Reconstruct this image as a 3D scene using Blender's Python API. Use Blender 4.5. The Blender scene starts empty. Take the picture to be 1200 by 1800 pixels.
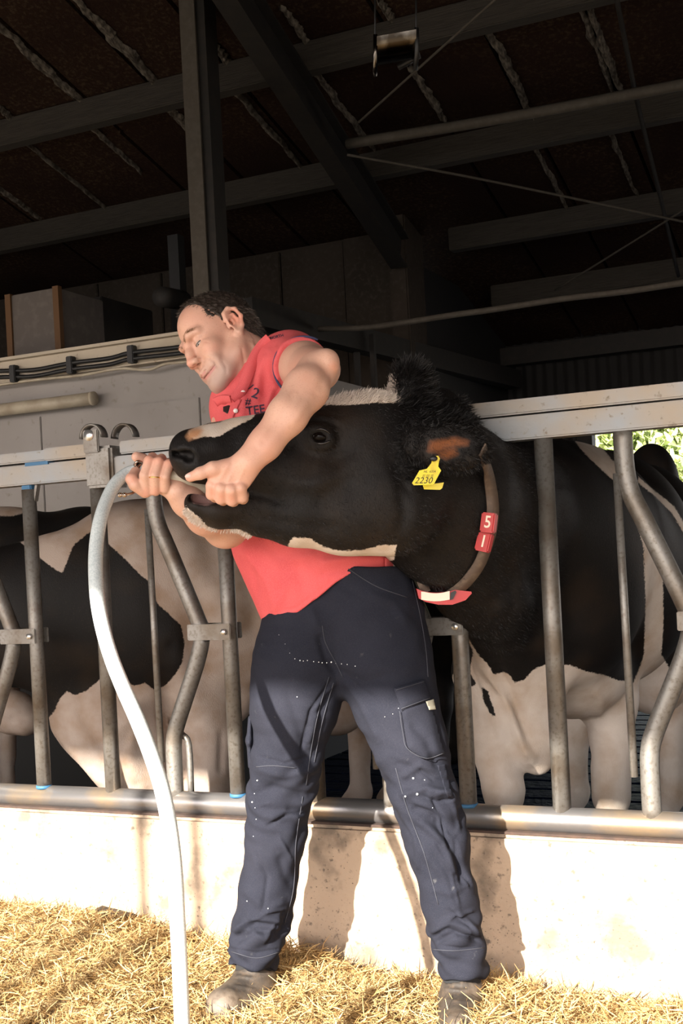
import bpy, bmesh, math, random
import numpy as np
from mathutils import Vector, Matrix
from mathutils.bvhtree import BVHTree
random.seed(7); RNG = np.random.RandomState(7)
SC = bpy.context.scene
COL = SC.collection

# ---------------------------------------------------------------- camera
F = 2100.0
TH = math.atan(F / 4500)
RV = np.array([math.cos(TH), math.sin(TH), 0.0])
DV = np.array([-math.sin(TH), math.cos(TH), 0.0])
ZV = np.array([0, 0, 1.0])
CAM = np.array([0, -3.13 * math.cos(TH), 1.08])
ED = np.array([.05193, .99865]); ER = np.array([.99865, -.05193]); V0 = 76.9
IR = .99865 * RV - .05193 * ZV
IU = .05193 * RV + .99865 * ZV
R_IMG = np.stack([IR, IU, DV], 1)
cd = bpy.data.cameras.new('camera'); cam = bpy.data.objects.new('camera', cd); COL.objects.link(cam)
cd.sensor_fit = 'AUTO'; cd.sensor_width = 36; cd.lens = 36 * F / 1800
pp = V0 * ED
cd.shift_x = -pp[0] / 1800; cd.shift_y = pp[1] / 1800
cd.clip_start = .05; cd.clip_end = 400
m = Matrix.Identity(4)
for i in range(3):
    m[i][0] = IR[i]; m[i][1] = IU[i]; m[i][2] = -DV[i]; m[i][3] = CAM[i]
cam.matrix_world = m
SC.camera = cam

# ---------------------------------------------------------------- world, sun, exposure
W = bpy.data.worlds.new('sky'); SC.world = W; W.use_nodes = True
nt = W.node_tree; nt.nodes.clear()
wo = nt.nodes.new('ShaderNodeOutputWorld'); bg = nt.nodes.new('ShaderNodeBackground')
sky = nt.nodes.new('ShaderNodeTexSky'); sky.sky_type = 'HOSEK_WILKIE' if False else 'PREETHAM'
SUN = np.array([-.10, -1.0, .45]); SUN = SUN / np.linalg.norm(SUN)
sky.sun_direction = tuple(SUN); sky.turbidity = 3.5
hs = nt.nodes.new('ShaderNodeHueSaturation'); hs.inputs['Saturation'].default_value = .45
nt.links.new(sky.outputs[0], hs.inputs['Color']); nt.links.new(hs.outputs[0], bg.inputs[0])
bg.inputs[1].default_value = 6.2
nt.links.new(bg.outputs[0], wo.inputs[0])
sl = bpy.data.lights.new('sun', 'SUN'); sl.energy = 21.0; sl.angle = math.radians(.65); sl.color = (1, .93, .82)
so = bpy.data.objects.new('sun', sl); COL.objects.link(so)
so.rotation_euler = Vector(SUN).to_track_quat('Z', 'Y').to_euler()
SC.view_settings.view_transform = 'Standard'; SC.view_settings.look = 'None'
SC.view_settings.exposure = 0.0; SC.view_settings.gamma = 1.0
SC.view_settings.use_curve_mapping = False
SC.cycles.max_bounces = 8; SC.cycles.diffuse_bounces = 5
try:
    SC.cycles.use_denoising = True
except Exception: pass

# ---------------------------------------------------------------- helpers: pixels -> places
def ray(x, y):
    ox, oy = x - 600., y - 900.
    u = ox * ER[0] + oy * ER[1]; v = ox * ED[0] + oy * ED[1]
    return DV + u / F * RV - (v - V0) / F * ZV
def P(x, y, dep): return CAM + dep * ray(x, y)
def PY(x, y, Y=0.):
    a = ray(x, y); return CAM + a * ((Y - CAM[1]) / a[1])
def PZ(x, y, z):
    a = ray(x, y); return CAM + a * ((z - CAM[2]) / a[2])
def proj(v):
    q = np.asarray(v, float) - CAM
    dep = q @ DV; u = F * (q @ RV) / dep; w = -F * (q @ ZV) / dep + V0
    return np.stack([600 + u * ER[0] + w * ED[0], 900 + u * ER[1] + w * ED[1], dep], -1)
def rotz_img(a):
    a = math.radians(a); c, s = math.cos(a), math.sin(a)
    return R_IMG @ np.array([[c, -s, 0], [s, c, 0], [0, 0, 1.]])

def wave(p, scale, seed, n=7):
    r = np.random.RandomState(seed); out = 0
    for i in range(n):
        dd = r.normal(size=3); dd /= np.linalg.norm(dd)
        out = out + np.sin((p @ dd) * (2 * math.pi / scale) * r.uniform(.6, 1.7) + r.uniform(0, 6.28))
    return out / math.sqrt(n)

# ---------------------------------------------------------------- signed distance modelling
class Field:
    def __init__(s): s.p = []; s.post = []; s.xf = None
    def _add(s, kind, dat, lo, hi, k, sub): s.p.append((kind, dat, lo, hi, k, sub)); return s
    def ell_w(s, c, r, R=np.eye(3), k=.02, sub=False):
        c = np.array(c, float); r = np.array(r, float); R = np.array(R, float)
        if s.xf: A, o, q_ = s.xf; c = A @ c * q_ + o; R = A @ R; r = r * q_
        h = np.sqrt(((R * r) ** 2).sum(1))
        return s._add('e', (c, r, R), c - h, c + h, k, sub)
    def ell(s, x, y, dep, rx, ry, rd, ang=0, k=.02, sub=False):
        t = dep / F
        return s.ell_w(P(x, y, dep), (rx * t, ry * t, rd), rotz_img(ang), k, sub)
    def cone_w(s, a, b, ra, rb, R=np.eye(3), sq=1., k=.02, sub=False):
        a = np.array(a, float); b = np.array(b, float); R = np.array(R, float)
        if s.xf: A, o, q_ = s.xf; a = A @ a * q_ + o; b = A @ b * q_ + o; R = A @ R; ra *= q_; rb *= q_
        mx = max(ra, rb) * max(1, sq)
        return s._add('c', (a, b, ra, rb, R, sq), np.minimum(a, b) - mx, np.maximum(a, b) + mx, k, sub)
    def chain(s, pts, sq=1., k=.02, sub=False):
        """pts: (px, py, depth, radius in px)"""
        for p, q in zip(pts[:-1], pts[1:]):
            s.cone_w(P(*p[:3]), P(*q[:3]), p[3] * p[2] / F, q[3] * q[2] / F, R_IMG, sq, k, sub)
        return s
    def lchain(s, pts, k=.01, sub=False, sq=1.):
        """pts: local (x, y, z, radius) in metres"""
        for p, q in zip(pts[:-1], pts[1:]):
            s.cone_w(p[:3], q[:3], p[3], q[3], np.eye(3), sq, k, sub)
        return s
    def mesh(s, h, smooth=0):
        un = [q for q in s.p if not q[5]]
        lo = np.min([q[2] for q in un], 0) - 3 * h; hi = np.max([q[3] for q in un], 0) + 3 * h
        n = np.ceil((hi - lo) / h).astype(int) + 1
        G = np.full(n, .5, np.float32)
        ax = [lo[i] + h * np.arange(n[i]) for i in range(3)]
        for kind, dat, plo, phi, k, sub in s.p:
            mg = k + 2.5 * h
            i0 = np.maximum(0, np.floor((plo - mg - lo) / h).astype(int)); i1 = np.minimum(n, np.ceil((phi + mg - lo) / h).astype(int) + 1)
            if (i1 <= i0).any(): continue
            sl_ = tuple(slice(a, b) for a, b in zip(i0, i1))
            X, Y, Zz = [ax[i][i0[i]:i1[i]].astype(np.float32) for i in range(3)]
            if kind == 'e':
                c, r, R = dat
                q = [(X[:, None, None] - c[0]) * R[0, j] + (Y[None, :, None] - c[1]) * R[1, j] + (Zz[None, None, :] - c[2]) * R[2, j] for j in range(3)]
                k0 = np.sqrt((q[0] / r[0]) ** 2 + (q[1] / r[1]) ** 2 + (q[2] / r[2]) ** 2) + 1e-6
                k1 = np.sqrt((q[0] / r[0] ** 2) ** 2 + (q[1] / r[1] ** 2) ** 2 + (q[2] / r[2] ** 2) ** 2) + 1e-6
                D = k0 * (k0 - 1) / k1
            else:
                a, b, ra, rb, R, sq = dat
                q = [(X[:, None, None] - a[0]) * R[0, j] + (Y[None, :, None] - a[1]) * R[1, j] + (Zz[None, None, :] - a[2]) * R[2, j] for j in range(3)]
                ba = (b - a) @ R; q[2] = q[2] / sq; ba = np.array([ba[0], ba[1], ba[2] / sq])
                L = (ba ** 2).sum() + 1e-12
                t = np.clip((q[0] * ba[0] + q[1] * ba[1] + q[2] * ba[2]) / L, 0, 1)
                D = np.sqrt((q[0] - t * ba[0]) ** 2 + (q[1] - t * ba[1]) ** 2 + (q[2] - t * ba[2]) ** 2) - (ra + t * (rb - ra))
                if sq < 1: D = D * (sq * .5 + .5)
            D = D.astype(np.float32); g = G[sl_]
            if sub:
                hh = np.clip(.5 - .5 * (g + D) / k, 0, 1); G[sl_] = g + (-D - g) * hh + k * hh * (1 - hh)
            else:
                hh = np.clip(.5 + .5 * (g - D) / k, 0, 1); G[sl_] = g + (D - g) * hh - k * hh * (1 - hh)
        for fn in s.post:
            m_ = np.abs(G) < .06
            idx = np.argwhere(m_); pts = lo + idx * h
            G[m_] = fn(pts, G[m_])
        v, f = nets(G); v = lo + v * h
        for _ in range(smooth): v = lap(v, f)
        return v, f

def nets(G):
    S = G < 0
    a = [slice(None, -1), slice(1, None)]
    cnt = sum(S[a[i], a[j], a[k]].astype(np.int8) for i in (0, 1) for j in (0, 1) for k in (0, 1))
    act = (cnt > 0) & (cnt < 8); idx = np.full(act.shape, -1, np.int64); cells = np.argwhere(act); idx[act] = np.arange(len(cells))
    cv = {}
    for i in (0, 1):
        for j in (0, 1):
            for k in (0, 1): cv[i, j, k] = G[cells[:, 0] + i, cells[:, 1] + j, cells[:, 2] + k].astype(float)
    acc = np.zeros((len(cells), 3)); num = np.zeros(len(cells))
    for axis in range(3):
        o = [x for x in range(3) if x != axis]
        for u in (0, 1):
            for w in (0, 1):
                c0 = [0, 0, 0]; c0[o[0]] = u; c0[o[1]] = w; c1 = list(c0); c1[axis] = 1
                A = cv[tuple(c0)]; B = cv[tuple(c1)]; cr = (A < 0) != (B < 0)
                t = np.where(cr, A / np.where(cr, A - B, 1), 0)
                pt = np.tile(np.array(c0, float), (len(cells), 1)); pt[:, axis] = t
                acc += pt * cr[:, None]; num += cr
    v = cells + acc / num[:, None]
    faces = []
    for axis in range(3):
        sl0 = [slice(None)] * 3; sl1 = [slice(None)] * 3; sl0[axis] = slice(None, -1); sl1[axis] = slice(1, None)
        A = S[tuple(sl0)]; B = S[tuple(sl1)]
        for sgn, M_ in ((1, A & ~B), (-1, ~A & B)):
            e = np.argwhere(M_); o = [(axis + 1) % 3, (axis + 2) % 3]
            e = e[(e[:, o[0]] > 0) & (e[:, o[1]] > 0) & (e[:, o[0]] < G.shape[o[0]] - 1) & (e[:, o[1]] < G.shape[o[1]] - 1)]
            q = []
            for du, dw in ((-1, -1), (0, -1), (0, 0), (-1, 0)):
                c = e.copy(); c[:, o[0]] += du; c[:, o[1]] += dw; q.append(idx[c[:, 0], c[:, 1], c[:, 2]])
            q = np.stack(q, 1); faces.append(q if sgn > 0 else q[:, ::-1])
    f = np.concatenate(faces); f = f[(f >= 0).all(1)]
    return v, f
def lap(v, f, w=.5):
    acc = np.zeros_like(v); n = np.zeros(len(v))
    for i in range(4):
        for j in (1, 3):
            for c in range(3): acc[:, c] += np.bincount(f[:, i], v[f[:, (i + j) % 4], c], len(v))
            n += np.bincount(f[:, i], minlength=len(v))
    return v * (1 - w) + w * acc / np.maximum(n, 1)[:, None]
def vnormals(v, f):
    n = np.cross(v[f[:, 2]] - v[f[:, 0]], v[f[:, 3]] - v[f[:, 1]]); out = np.zeros_like(v)
    for i in range(4):
        for c in range(3): out[:, c] += np.bincount(f[:, i], n[:, c], len(v))
    return out / (np.linalg.norm(out, axis=1)[:, None] + 1e-12)
def seg_dist(pts, poly, closed=True):
    pts = pts[:, :2]; poly = np.array(poly, float); n = len(poly); best = np.full(len(pts), 1e9)
    for i in range(n if closed else n - 1):
        a = poly[i]; b = poly[(i + 1) % n]; ba = b - a; pa = pts - a
        t = np.clip((pa @ ba) / (ba @ ba + 1e-9), 0, 1)
        best = np.minimum(best, np.linalg.norm(pa - t[:, None] * ba, axis=1))
    return best
def poly_sd(pts, poly):
    d_ = seg_dist(pts, poly); ins = np.zeros(len(pts), bool); x, y = pts[:, 0], pts[:, 1]; n = len(poly)
    for i in range(n):
        x0, y0 = poly[i]; x1, y1 = poly[(i + 1) % n]
        c = ((y0 > y) != (y1 > y)) & (x < (x1 - x0) * (y - y0) / (y1 - y0 + 1e-9) + x0); ins ^= c
    return np.where(ins, d_, -d_)
def crease(v, f, lines, n_=None):
    """raise (amp > 0) or sink soft folds along lines given over the picture, on the camera-facing side"""
    n_ = vnormals(v, f) if n_ is None else n_; p = proj(v); face = np.clip(-(n_ @ DV) * 2 + .3, 0, 1)
    ds = np.zeros(len(v))
    for line, wd, amp in lines:
        l = np.array(line, float)
        lo = l.min(0) - 3 * wd; hi = l.max(0) + 3 * wd
        m_ = (p[:, 0] > lo[0]) & (p[:, 0] < hi[0]) & (p[:, 1] > lo[1]) & (p[:, 1] < hi[1])
        if not m_.any(): continue
        d_ = seg_dist(p[m_], line, False); ends = np.minimum(np.linalg.norm(p[m_][:, :2] - l[0], axis=1), np.linalg.norm(p[m_][:, :2] - l[-1], axis=1))
        ds[m_] += amp * np.exp(-(d_ / wd) ** 2) * np.clip(ends / (2 * wd) + .25, 0, 1) * face[m_]
    return v + n_ * ds[:, None]

# ---------------------------------------------------------------- helpers: objects
def mkobj(name, me, mats, parent=None, smooth=True):
    o = bpy.data.objects.new(name, me); COL.objects.link(o)
    for m_ in (mats if isinstance(mats, (list, tuple)) else [mats]): me.materials.append(m_)
    if smooth:
        me.polygons.foreach_set('use_smooth', np.ones(len(me.polygons), bool))
    if parent is not None:
        o.parent = parent; o.matrix_parent_inverse = Matrix.Translation(-Vector(parent.location)) if not any(parent.rotation_euler) else parent.matrix_basis.inverted()
    return o
def npmesh(name, v, f, mats, parent=None, attrs=None, smooth=True, matidx=None):
    me = bpy.data.meshes.new(name); v = np.asarray(v, np.float32); f = np.asarray(f, np.int32); k = f.shape[1]
    me.vertices.add(len(v)); me.vertices.foreach_set('co', v.ravel())
    me.loops.add(f.size); me.loops.foreach_set('vertex_index', f.ravel())
    me.polygons.add(len(f)); me.polygons.foreach_set('loop_start', np.arange(len(f), dtype=np.int32) * k)
    try: me.polygons.foreach_set('loop_total', np.full(len(f), k, np.int32))
    except Exception: pass
    for an, av in (attrs or {}).items():
        at = me.attributes.new(an, 'FLOAT', 'POINT'); at.data.foreach_set('value', np.asarray(av, np.float32))
    me.update(calc_edges=True)
    o = mkobj(name, me, mats, parent, smooth)
    if matidx is not None: me.polygons.foreach_set('material_index', np.asarray(matidx, np.int32))
    return o
def bmobj(name, bm, mats, parent=None, smooth=False, bevel=0):
    if bevel: bmesh.ops.bevel(bm, geom=[e for e in bm.edges if len(e.link_faces) == 2 and e.calc_face_angle(0) > .6], offset=bevel, segments=2, affect='EDGES')
    me = bpy.data.meshes.new(name); bm.to_mesh(me); bm.free()
    o = mkobj(name, me, mats, parent, smooth)
    return o
def empty(name, loc, label, cat, group=None):
    o = bpy.data.objects.new(name, None); COL.objects.link(o); o.location = tuple(loc); o.empty_display_size = .1
    o['label'] = label; o['category'] = cat
    if group: o['group'] = group
    return o
def tag(o, label=None, cat=None, group=None, kind=None):
    if label: o['label'] = label
    if cat: o['category'] = cat
    if group: o['group'] = group
    if kind: o['kind'] = kind
    return o
def bbox(bm, lo, hi, mat=None):
    lo = Vector(lo); hi = Vector(hi)
    M_ = Matrix.Translation((lo + hi) / 2) @ Matrix.Diagonal((*(hi - lo), 1))
    if mat is not None: M_ = mat @ M_
    r = bmesh.ops.create_cube(bm, size=1, matrix=M_); return r['verts']
def beam(bm, a, b, w, h, up=(0, 0, 1)):
    a = Vector(a); b = Vector(b); x = (b - a).normalized(); y = Vector(up).cross(x).normalized(); z = x.cross(y)
    M_ = Matrix(((x.x, y.x, z.x, 0), (x.y, y.y, z.y, 0), (x.z, y.z, z.z, 0), (0, 0, 0, 1))); M_.translation = (a + b) / 2
    bbox(bm, (-(b - a).length / 2, -w / 2, -h / 2), ((b - a).length / 2, w / 2, h / 2), M_)
def spline(pts, n):
    """Catmull-Rom through rows of any width"""
    p = np.array(pts, float); p = np.vstack([2 * p[0] - p[1], p, 2 * p[-1] - p[-2]]); out = []
    for i in range(1, len(p) - 2):
        for t in np.linspace(0, 1, n, endpoint=False):
            out.append(.5 * ((2 * p[i]) + (-p[i - 1] + p[i + 1]) * t + (2 * p[i - 1] - 5 * p[i] + 4 * p[i + 1] - p[i + 2]) * t * t + (-p[i - 1] + 3 * p[i] - 3 * p[i + 1] + p[i + 2]) * t ** 3))
    out.append(p[-2]); return np.array(out)
def tube(path, rad, seg=14, flat=None, cap=True):
    """path Nx3, rad scalar or list; flat=(normal-ish vector, thickness ratio)"""
    p = np.array(path, float); n = len(p); rad = np.broadcast_to(rad, n)
    t = np.gradient(p, axis=0); t /= np.linalg.norm(t, axis=1)[:, None] + 1e-12
    ref = np.array([0, 0, 1.]) if abs(t[0, 2]) < .8 else np.array([1., 0, 0])
    v = []; u = np.cross(t[0], ref); u /= np.linalg.norm(u)
    for i in range(n):
        u = u - t[i] * (u @ t[i]); u /= np.linalg.norm(u); w = np.cross(t[i], u)
        for k in range(seg):
            a = 2 * math.pi * k / seg; v.append(p[i] + rad[i] * (math.cos(a) * u + math.sin(a) * w))
    f = []
    for i in range(n - 1):
        for k in range(seg): f.append((i * seg + k, i * seg + (k + 1) % seg, (i + 1) * seg + (k + 1) % seg, (i + 1) * seg + k))
    v = np.array(v)
    if cap:
        c0 = len(v); v = np.vstack([v, p[0], p[-1]])
        for k in range(0, seg, 2):
            f.append((c0, (k + 2) % seg, k + 1, k)); b = (n - 1) * seg
            f.append((c0 + 1, b + k, b + k + 1, b + (k + 2) % seg))
    return v, np.array(f)
def join_vf(parts):
    V, Fc, o = [], [], 0
    for v, f in parts: V.append(v); Fc.append(np.array(f) + o); o += len(v)
    return np.vstack(V), np.vstack(Fc)
def tubeobj(name, path, rad, mat, parent=None, seg=14):
    v, f = tube(path, rad, seg); return npmesh(name, v, f, mat, parent)
def strip_obj(name, path, side, w, th, mat, parent=None):
    """a flat strap: path Nx3, side Nx3 (outward normals), width across"""
    p = np.array(path, float); t = np.gradient(p, axis=0); t /= np.linalg.norm(t, axis=1)[:, None]
    s_ = np.array(side, float); s_ -= t * (s_ * t).sum(1)[:, None]; s_ /= np.linalg.norm(s_, axis=1)[:, None]; b = np.cross(t, s_)
    v = []; f = []; n = len(p); w = np.broadcast_to(w, n)
    for i in range(n):
        for (x, y) in ((-.5, 0), (.5, 0), (.5, 1), (-.5, 1)): v.append(p[i] + b[i] * x * w[i] + s_[i] * y * th)
    for i in range(n - 1):
        for k in range(4): f.append((4 * i + k, 4 * i + (k + 1) % 4, 4 * i + 4 + (k + 1) % 4, 4 * i + 4 + k))
    f += [(0, 1, 2, 3), (4 * n - 1, 4 * n - 2, 4 * n - 3, 4 * n - 4)]
    return npmesh(name, np.array(v), np.array(f), mat, parent, smooth=False)

def bvh(v, f): return BVHTree.FromPolygons([tuple(x) for x in v], [tuple(x) for x in f])
def onto(tree, x, y, default=None):
    a = ray(x, y); a = Vector(a).normalized(); h = tree.ray_cast(Vector(CAM), a)
    if h[0] is None: return (np.array(default) if default is not None else None), None
    return np.array(h[0]), np.array(h[1])
def patch(name, tree, poly, th, mat, parent, step=4, dep=2.6, lift=.001, puff=0):
    """a cloth piece with the given outline laid on a surface and thickened"""
    poly = np.array(poly, float); bm = bmesh.new()
    vs = [bm.verts.new((x, y, 0)) for x, y in poly]; bm.faces.new(vs)
    lo, hi = poly.min(0), poly.max(0)
    for ax, nrm in ((0, (1, 0, 0)), (1, (0, 1, 0))):
        q = lo[ax] + step
        while q < hi[ax]:
            co = (q, 0, 0) if ax == 0 else (0, q, 0)
            bmesh.ops.bisect_plane(bm, geom=bm.verts[:] + bm.edges[:] + bm.faces[:], plane_co=co, plane_no=nrm); q += step
    bmesh.ops.triangulate(bm, faces=bm.faces[:])
    bm.verts.index_update()
    pts = np.array([(v.co.x, v.co.y) for v in bm.verts]); fs = [[v.index for v in f.verts] for f in bm.faces]; bm.free()
    W_ = []; last = dep
    for x, y in pts:
        h, nn = onto(tree, x, y)
        if h is None: h = P(x, y, last)
        else: last = (h - CAM) @ DV
        W_.append(h)
    W_ = np.array(W_); sd = np.clip(poly_sd(pts, poly) / 10, 0, 1) * puff
    out = CAM - W_; out /= np.linalg.norm(out, axis=1)[:, None]
    top = W_ + out * (lift + th + sd)[:, None]; bot = W_ + out * (lift - .003)
    n = len(pts); fs = np.array(fs)
    nrm = np.cross(top[fs[:, 1]] - top[fs[:, 0]], top[fs[:, 2]] - top[fs[:, 0]]); 
    if (nrm @ DV).sum() > 0: fs = fs[:, ::-1]
    from collections import Counter
    ed = Counter(); 
    for t in fs:
        for i in range(3): ed[(t[i], t[(i + 1) % 3])] += 1
    side = []
    for (a, b) in ed:
        if (b, a) not in ed: side += [(a, b, b + n)[::-1], (a, b + n, a + n)[::-1]]
    allf = np.vstack([fs, fs[:, ::-1] + n, np.array(side)]) if side else fs
    return npmesh(name, np.vstack([top, bot]), allf, mat, parent, smooth=False)
_tc = 0
def text_pts(s_, size, bold=0):
    cu = bpy.data.curves.new('t', 'FONT'); cu.body = s_; cu.size = size; cu.align_x = 'CENTER'; cu.align_y = 'CENTER'; cu.offset = bold; cu.resolution_u = 3
    o = bpy.data.objects.new('t', cu); COL.objects.link(o); dg = bpy.context.evaluated_depsgraph_get(); me = bpy.data.meshes.new_from_object(o.evaluated_get(dg))
    v = np.array([tuple(x.co) for x in me.vertices])[:, :2]; me.calc_loop_triangles(); f = np.array([tuple(t.vertices) for t in me.loop_triangles])
    bpy.data.objects.remove(o); bpy.data.meshes.remove(me); bpy.data.curves.remove(cu)
    return v, f
def text_on(name, tree, s_, cx, cy, size, ang, mat, parent, dep, lift=.0015, bold=0, sx=1., shear=0):
    v, f = text_pts(s_, size, bold); a = math.radians(ang); v = v * [sx, 1]; v[:, 0] += shear * v[:, 1]
    x = cx + v[:, 0] * math.cos(a) + v[:, 1] * math.sin(a); y = cy + v[:, 0] * math.sin(a) - v[:, 1] * math.cos(a)
    W_ = []
    for X, Y in zip(x, y):
        h, _ = onto(tree, X, Y)
        if h is None: h = P(X, Y, dep)
        W_.append(h + (CAM - h) / np.linalg.norm(CAM - h) * lift)
    o = npmesh(name, np.array(W_), f, mat, parent, smooth=False); return o
def blades(name, base, dirs, ln, wd, mat, parent, bend=.3, rnd=None):
    """thin two-segment blades; base, dirs Nx3"""
    n = len(base); r = RNG; dirs = dirs / (np.linalg.norm(dirs, axis=1)[:, None] + 1e-9)
    ref = r.normal(size=(n, 3)); s_ = np.cross(dirs, ref); s_ /= np.linalg.norm(s_, axis=1)[:, None] + 1e-9
    up = np.cross(s_, dirs); ln = np.broadcast_to(ln, n)[:, None]; wd = np.broadcast_to(wd, n)[:, None]
    m1 = base + dirs * ln * .5 + up * ln * bend * .25; e = base + dirs * ln + up * ln * bend * 0
    v = np.stack([base - s_ * wd / 2, base + s_ * wd / 2, m1 - s_ * wd / 2, m1 + s_ * wd / 2, e - s_ * wd / 6, e + s_ * wd / 6], 1).reshape(-1, 3)
    b = np.arange(n)[:, None] * 6; f = np.concatenate([b + [0, 1, 3, 2], b + [2, 3, 5, 4]], 1).reshape(-1, 4)
    rr = np.repeat(r.rand(n), 6)
    return npmesh(name, v, f, mat, parent, attrs={'rnd': rr}, smooth=False)

# ---------------------------------------------------------------- helpers: materials
def mat(name, col, rough=.6, metal=0., spec=.5, noise=None, bump=None, **kw):
    """noise = (scale, second colour, lo, hi[, detail]); bump = (scale, strength, distance)"""
    m_ = bpy.data.materials.new(name); m_.use_nodes = True; t = m_.node_tree; b = t.nodes['Principled BSDF']
    b.inputs['Base Color'].default_value = (*col, 1); b.inputs['Roughness'].default_value = rough; b.inputs['Metallic'].default_value = metal
    b.inputs['Specular IOR Level'].default_value = spec
    for k_, v_ in kw.items(): b.inputs[k_.replace('_', ' ')].default_value = v_
    tc = t.nodes.new('ShaderNodeTexCoord')
    if noise:
        lst = noise if isinstance(noise, list) else [noise]; prev = None
        for nz in lst:
            n_ = t.nodes.new('ShaderNodeTexNoise'); n_.inputs['Scale'].default_value = nz[0]; n_.inputs['Detail'].default_value = nz[4] if len(nz) > 4 else 5
            t.links.new(tc.outputs['Object'], n_.inputs['Vector'])
            if len(nz) > 5:
                mp = t.nodes.new('ShaderNodeMapping'); mp.inputs['Scale'].default_value = nz[5]; t.links.new(tc.outputs['Object'], mp.inputs[0]); t.links.new(mp.outputs[0], n_.inputs['Vector'])
            mr = t.nodes.new('ShaderNodeMapRange'); mr.inputs[1].default_value = nz[2]; mr.inputs[2].default_value = nz[3]; t.links.new(n_.outputs[0], mr.inputs[0])
            mx = t.nodes.new('ShaderNodeMix'); mx.data_type = 'RGBA'; t.links.new(mr.outputs[0], mx.inputs[0])
            if prev is None: mx.inputs[6].default_value = (*col, 1)
            else: t.links.new(prev, mx.inputs[6])
            mx.inputs[7].default_value = (*nz[1], 1); prev = mx.outputs[2]
        t.links.new(prev, b.inputs['Base Color'])
    if bump:
        n_ = t.nodes.new('ShaderNodeTexNoise'); n_.inputs['Scale'].default_value = bump[0]; n_.inputs['Detail'].default_value = 4; t.links.new(tc.outputs['Object'], n_.inputs['Vector'])
        if len(bump) > 3:
            mp = t.nodes.new('ShaderNodeMapping'); mp.inputs['Scale'].default_value = bump[3]; t.links.new(tc.outputs['Object'], mp.inputs[0]); t.links.new(mp.outputs[0], n_.inputs['Vector'])
        bp = t.nodes.new('ShaderNodeBump'); bp.inputs['Strength'].default_value = bump[1]; bp.inputs['Distance'].default_value = bump[2]
        t.links.new(n_.outputs[0], bp.inputs['Height']); t.links.new(bp.outputs[0], b.inputs['Normal'])
    return m_
def attr_layer(m_, attr, col, lo, hi, nscale=0, namp=0):
    """mix a colour over the base colour where a mesh attribute (plus fine noise) passes a threshold"""
    t = m_.node_tree; b = t.nodes['Principled BSDF']; a = t.nodes.new('ShaderNodeAttribute'); a.attribute_name = attr; src = a.outputs['Fac']
    if namp:
        tc = t.nodes.new('ShaderNodeTexCoord'); n_ = t.nodes.new('ShaderNodeTexNoise'); n_.inputs['Scale'].default_value = nscale; n_.inputs['Detail'].default_value = 6; n_.inputs['Roughness'].default_value = .65
        t.links.new(tc.outputs['Object'], n_.inputs['Vector'])
        ma = t.nodes.new('ShaderNodeMath'); ma.operation = 'MULTIPLY_ADD'; ma.inputs[1].default_value = namp; t.links.new(n_.outputs[0], ma.inputs[0]); t.links.new(src, ma.inputs[2])
        ms = t.nodes.new('ShaderNodeMath'); ms.operation = 'SUBTRACT'; ms.inputs[1].default_value = namp / 2; t.links.new(ma.outputs[0], ms.inputs[0]); src = ms.outputs[0]
    mr = t.nodes.new('ShaderNodeMapRange'); mr.inputs[1].default_value = lo; mr.inputs[2].default_value = hi; t.links.new(src, mr.inputs[0])
    mx = t.nodes.new('ShaderNodeMix'); mx.data_type = 'RGBA'; t.links.new(mr.outputs[0], mx.inputs[0])
    bc = b.inputs['Base Color']
    if bc.is_linked: t.links.new(bc.links[0].from_socket, mx.inputs[6])
    else: mx.inputs[6].default_value = bc.default_value
    if isinstance(col, tuple): mx.inputs[7].default_value = (*col, 1)
    t.links.new(mx.outputs[2], bc); return mx
def rnd_layer(m_, stops):
    t = m_.node_tree; b = t.nodes['Principled BSDF']; a = t.nodes.new('ShaderNodeAttribute'); a.attribute_name = 'rnd'
    r = t.nodes.new('ShaderNodeValToRGB'); t.links.new(a.outputs['Fac'], r.inputs[0]); t.links.new(r.outputs[0], b.inputs['Base Color'])
    while len(r.color_ramp.elements) < len(stops): r.color_ramp.elements.new(.5)
    for e, (p_, c) in zip(r.color_ramp.elements, stops): e.position = p_; e.color = (*c, 1)

M_steel = mat('galvanised', (.20, .19, .175), .45, .5, noise=[(9, (.115, .092, .07), .45, .68, 6), (110, (.10, .08, .06), .5, .8, 4)], bump=(120, .25, .002))
M_rail = mat('galvanised_rail', (.22, .235, .25), .5, .4, noise=[(5, (.25, .21, .165), .38, .62, 6), (60, (.13, .10, .07), .62, .74, 4)], bump=(90, .2, .002))
M_pipe = mat('worn_pipe', (.26, .25, .25), .33, .75, noise=[(6, (.42, .32, .22), .5, .66, 6)], bump=(60, .2, .002))
M_blue = mat('blue_paint', (.03, .12, .24), .6)
M_bolt = mat('bolt', (.75, .75, .75), .3, .9)
M_dsteel = mat('dark_steel', (.014, .012, .01), .7, .2, noise=(20, (.022, .017, .013), .45, .7))
M_lsteel = mat('dusty_steel', (.055, .045, .033), .8, 0, noise=(30, (.07, .06, .047), .45, .7))
M_black = mat('black_rubber', (.008, .008, .008), .5)
M_wood = mat('purlin_wood', (.032, .026, .019), .85, 0, noise=(8, (.018, .014, .010), .4, .7, 6, (1, 12, 12)), bump=(14, .5, .01, (1, 14, 14)))
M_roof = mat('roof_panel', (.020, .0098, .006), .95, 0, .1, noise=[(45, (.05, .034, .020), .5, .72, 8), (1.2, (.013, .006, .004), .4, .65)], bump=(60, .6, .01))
M_wisp = mat('torn_fibre', (.14, .12, .095), .9, 0, noise=(25, (.03, .022, .015), .35, .6, 8, (3, 1, 1)), bump=(40, .8, .01))
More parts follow.
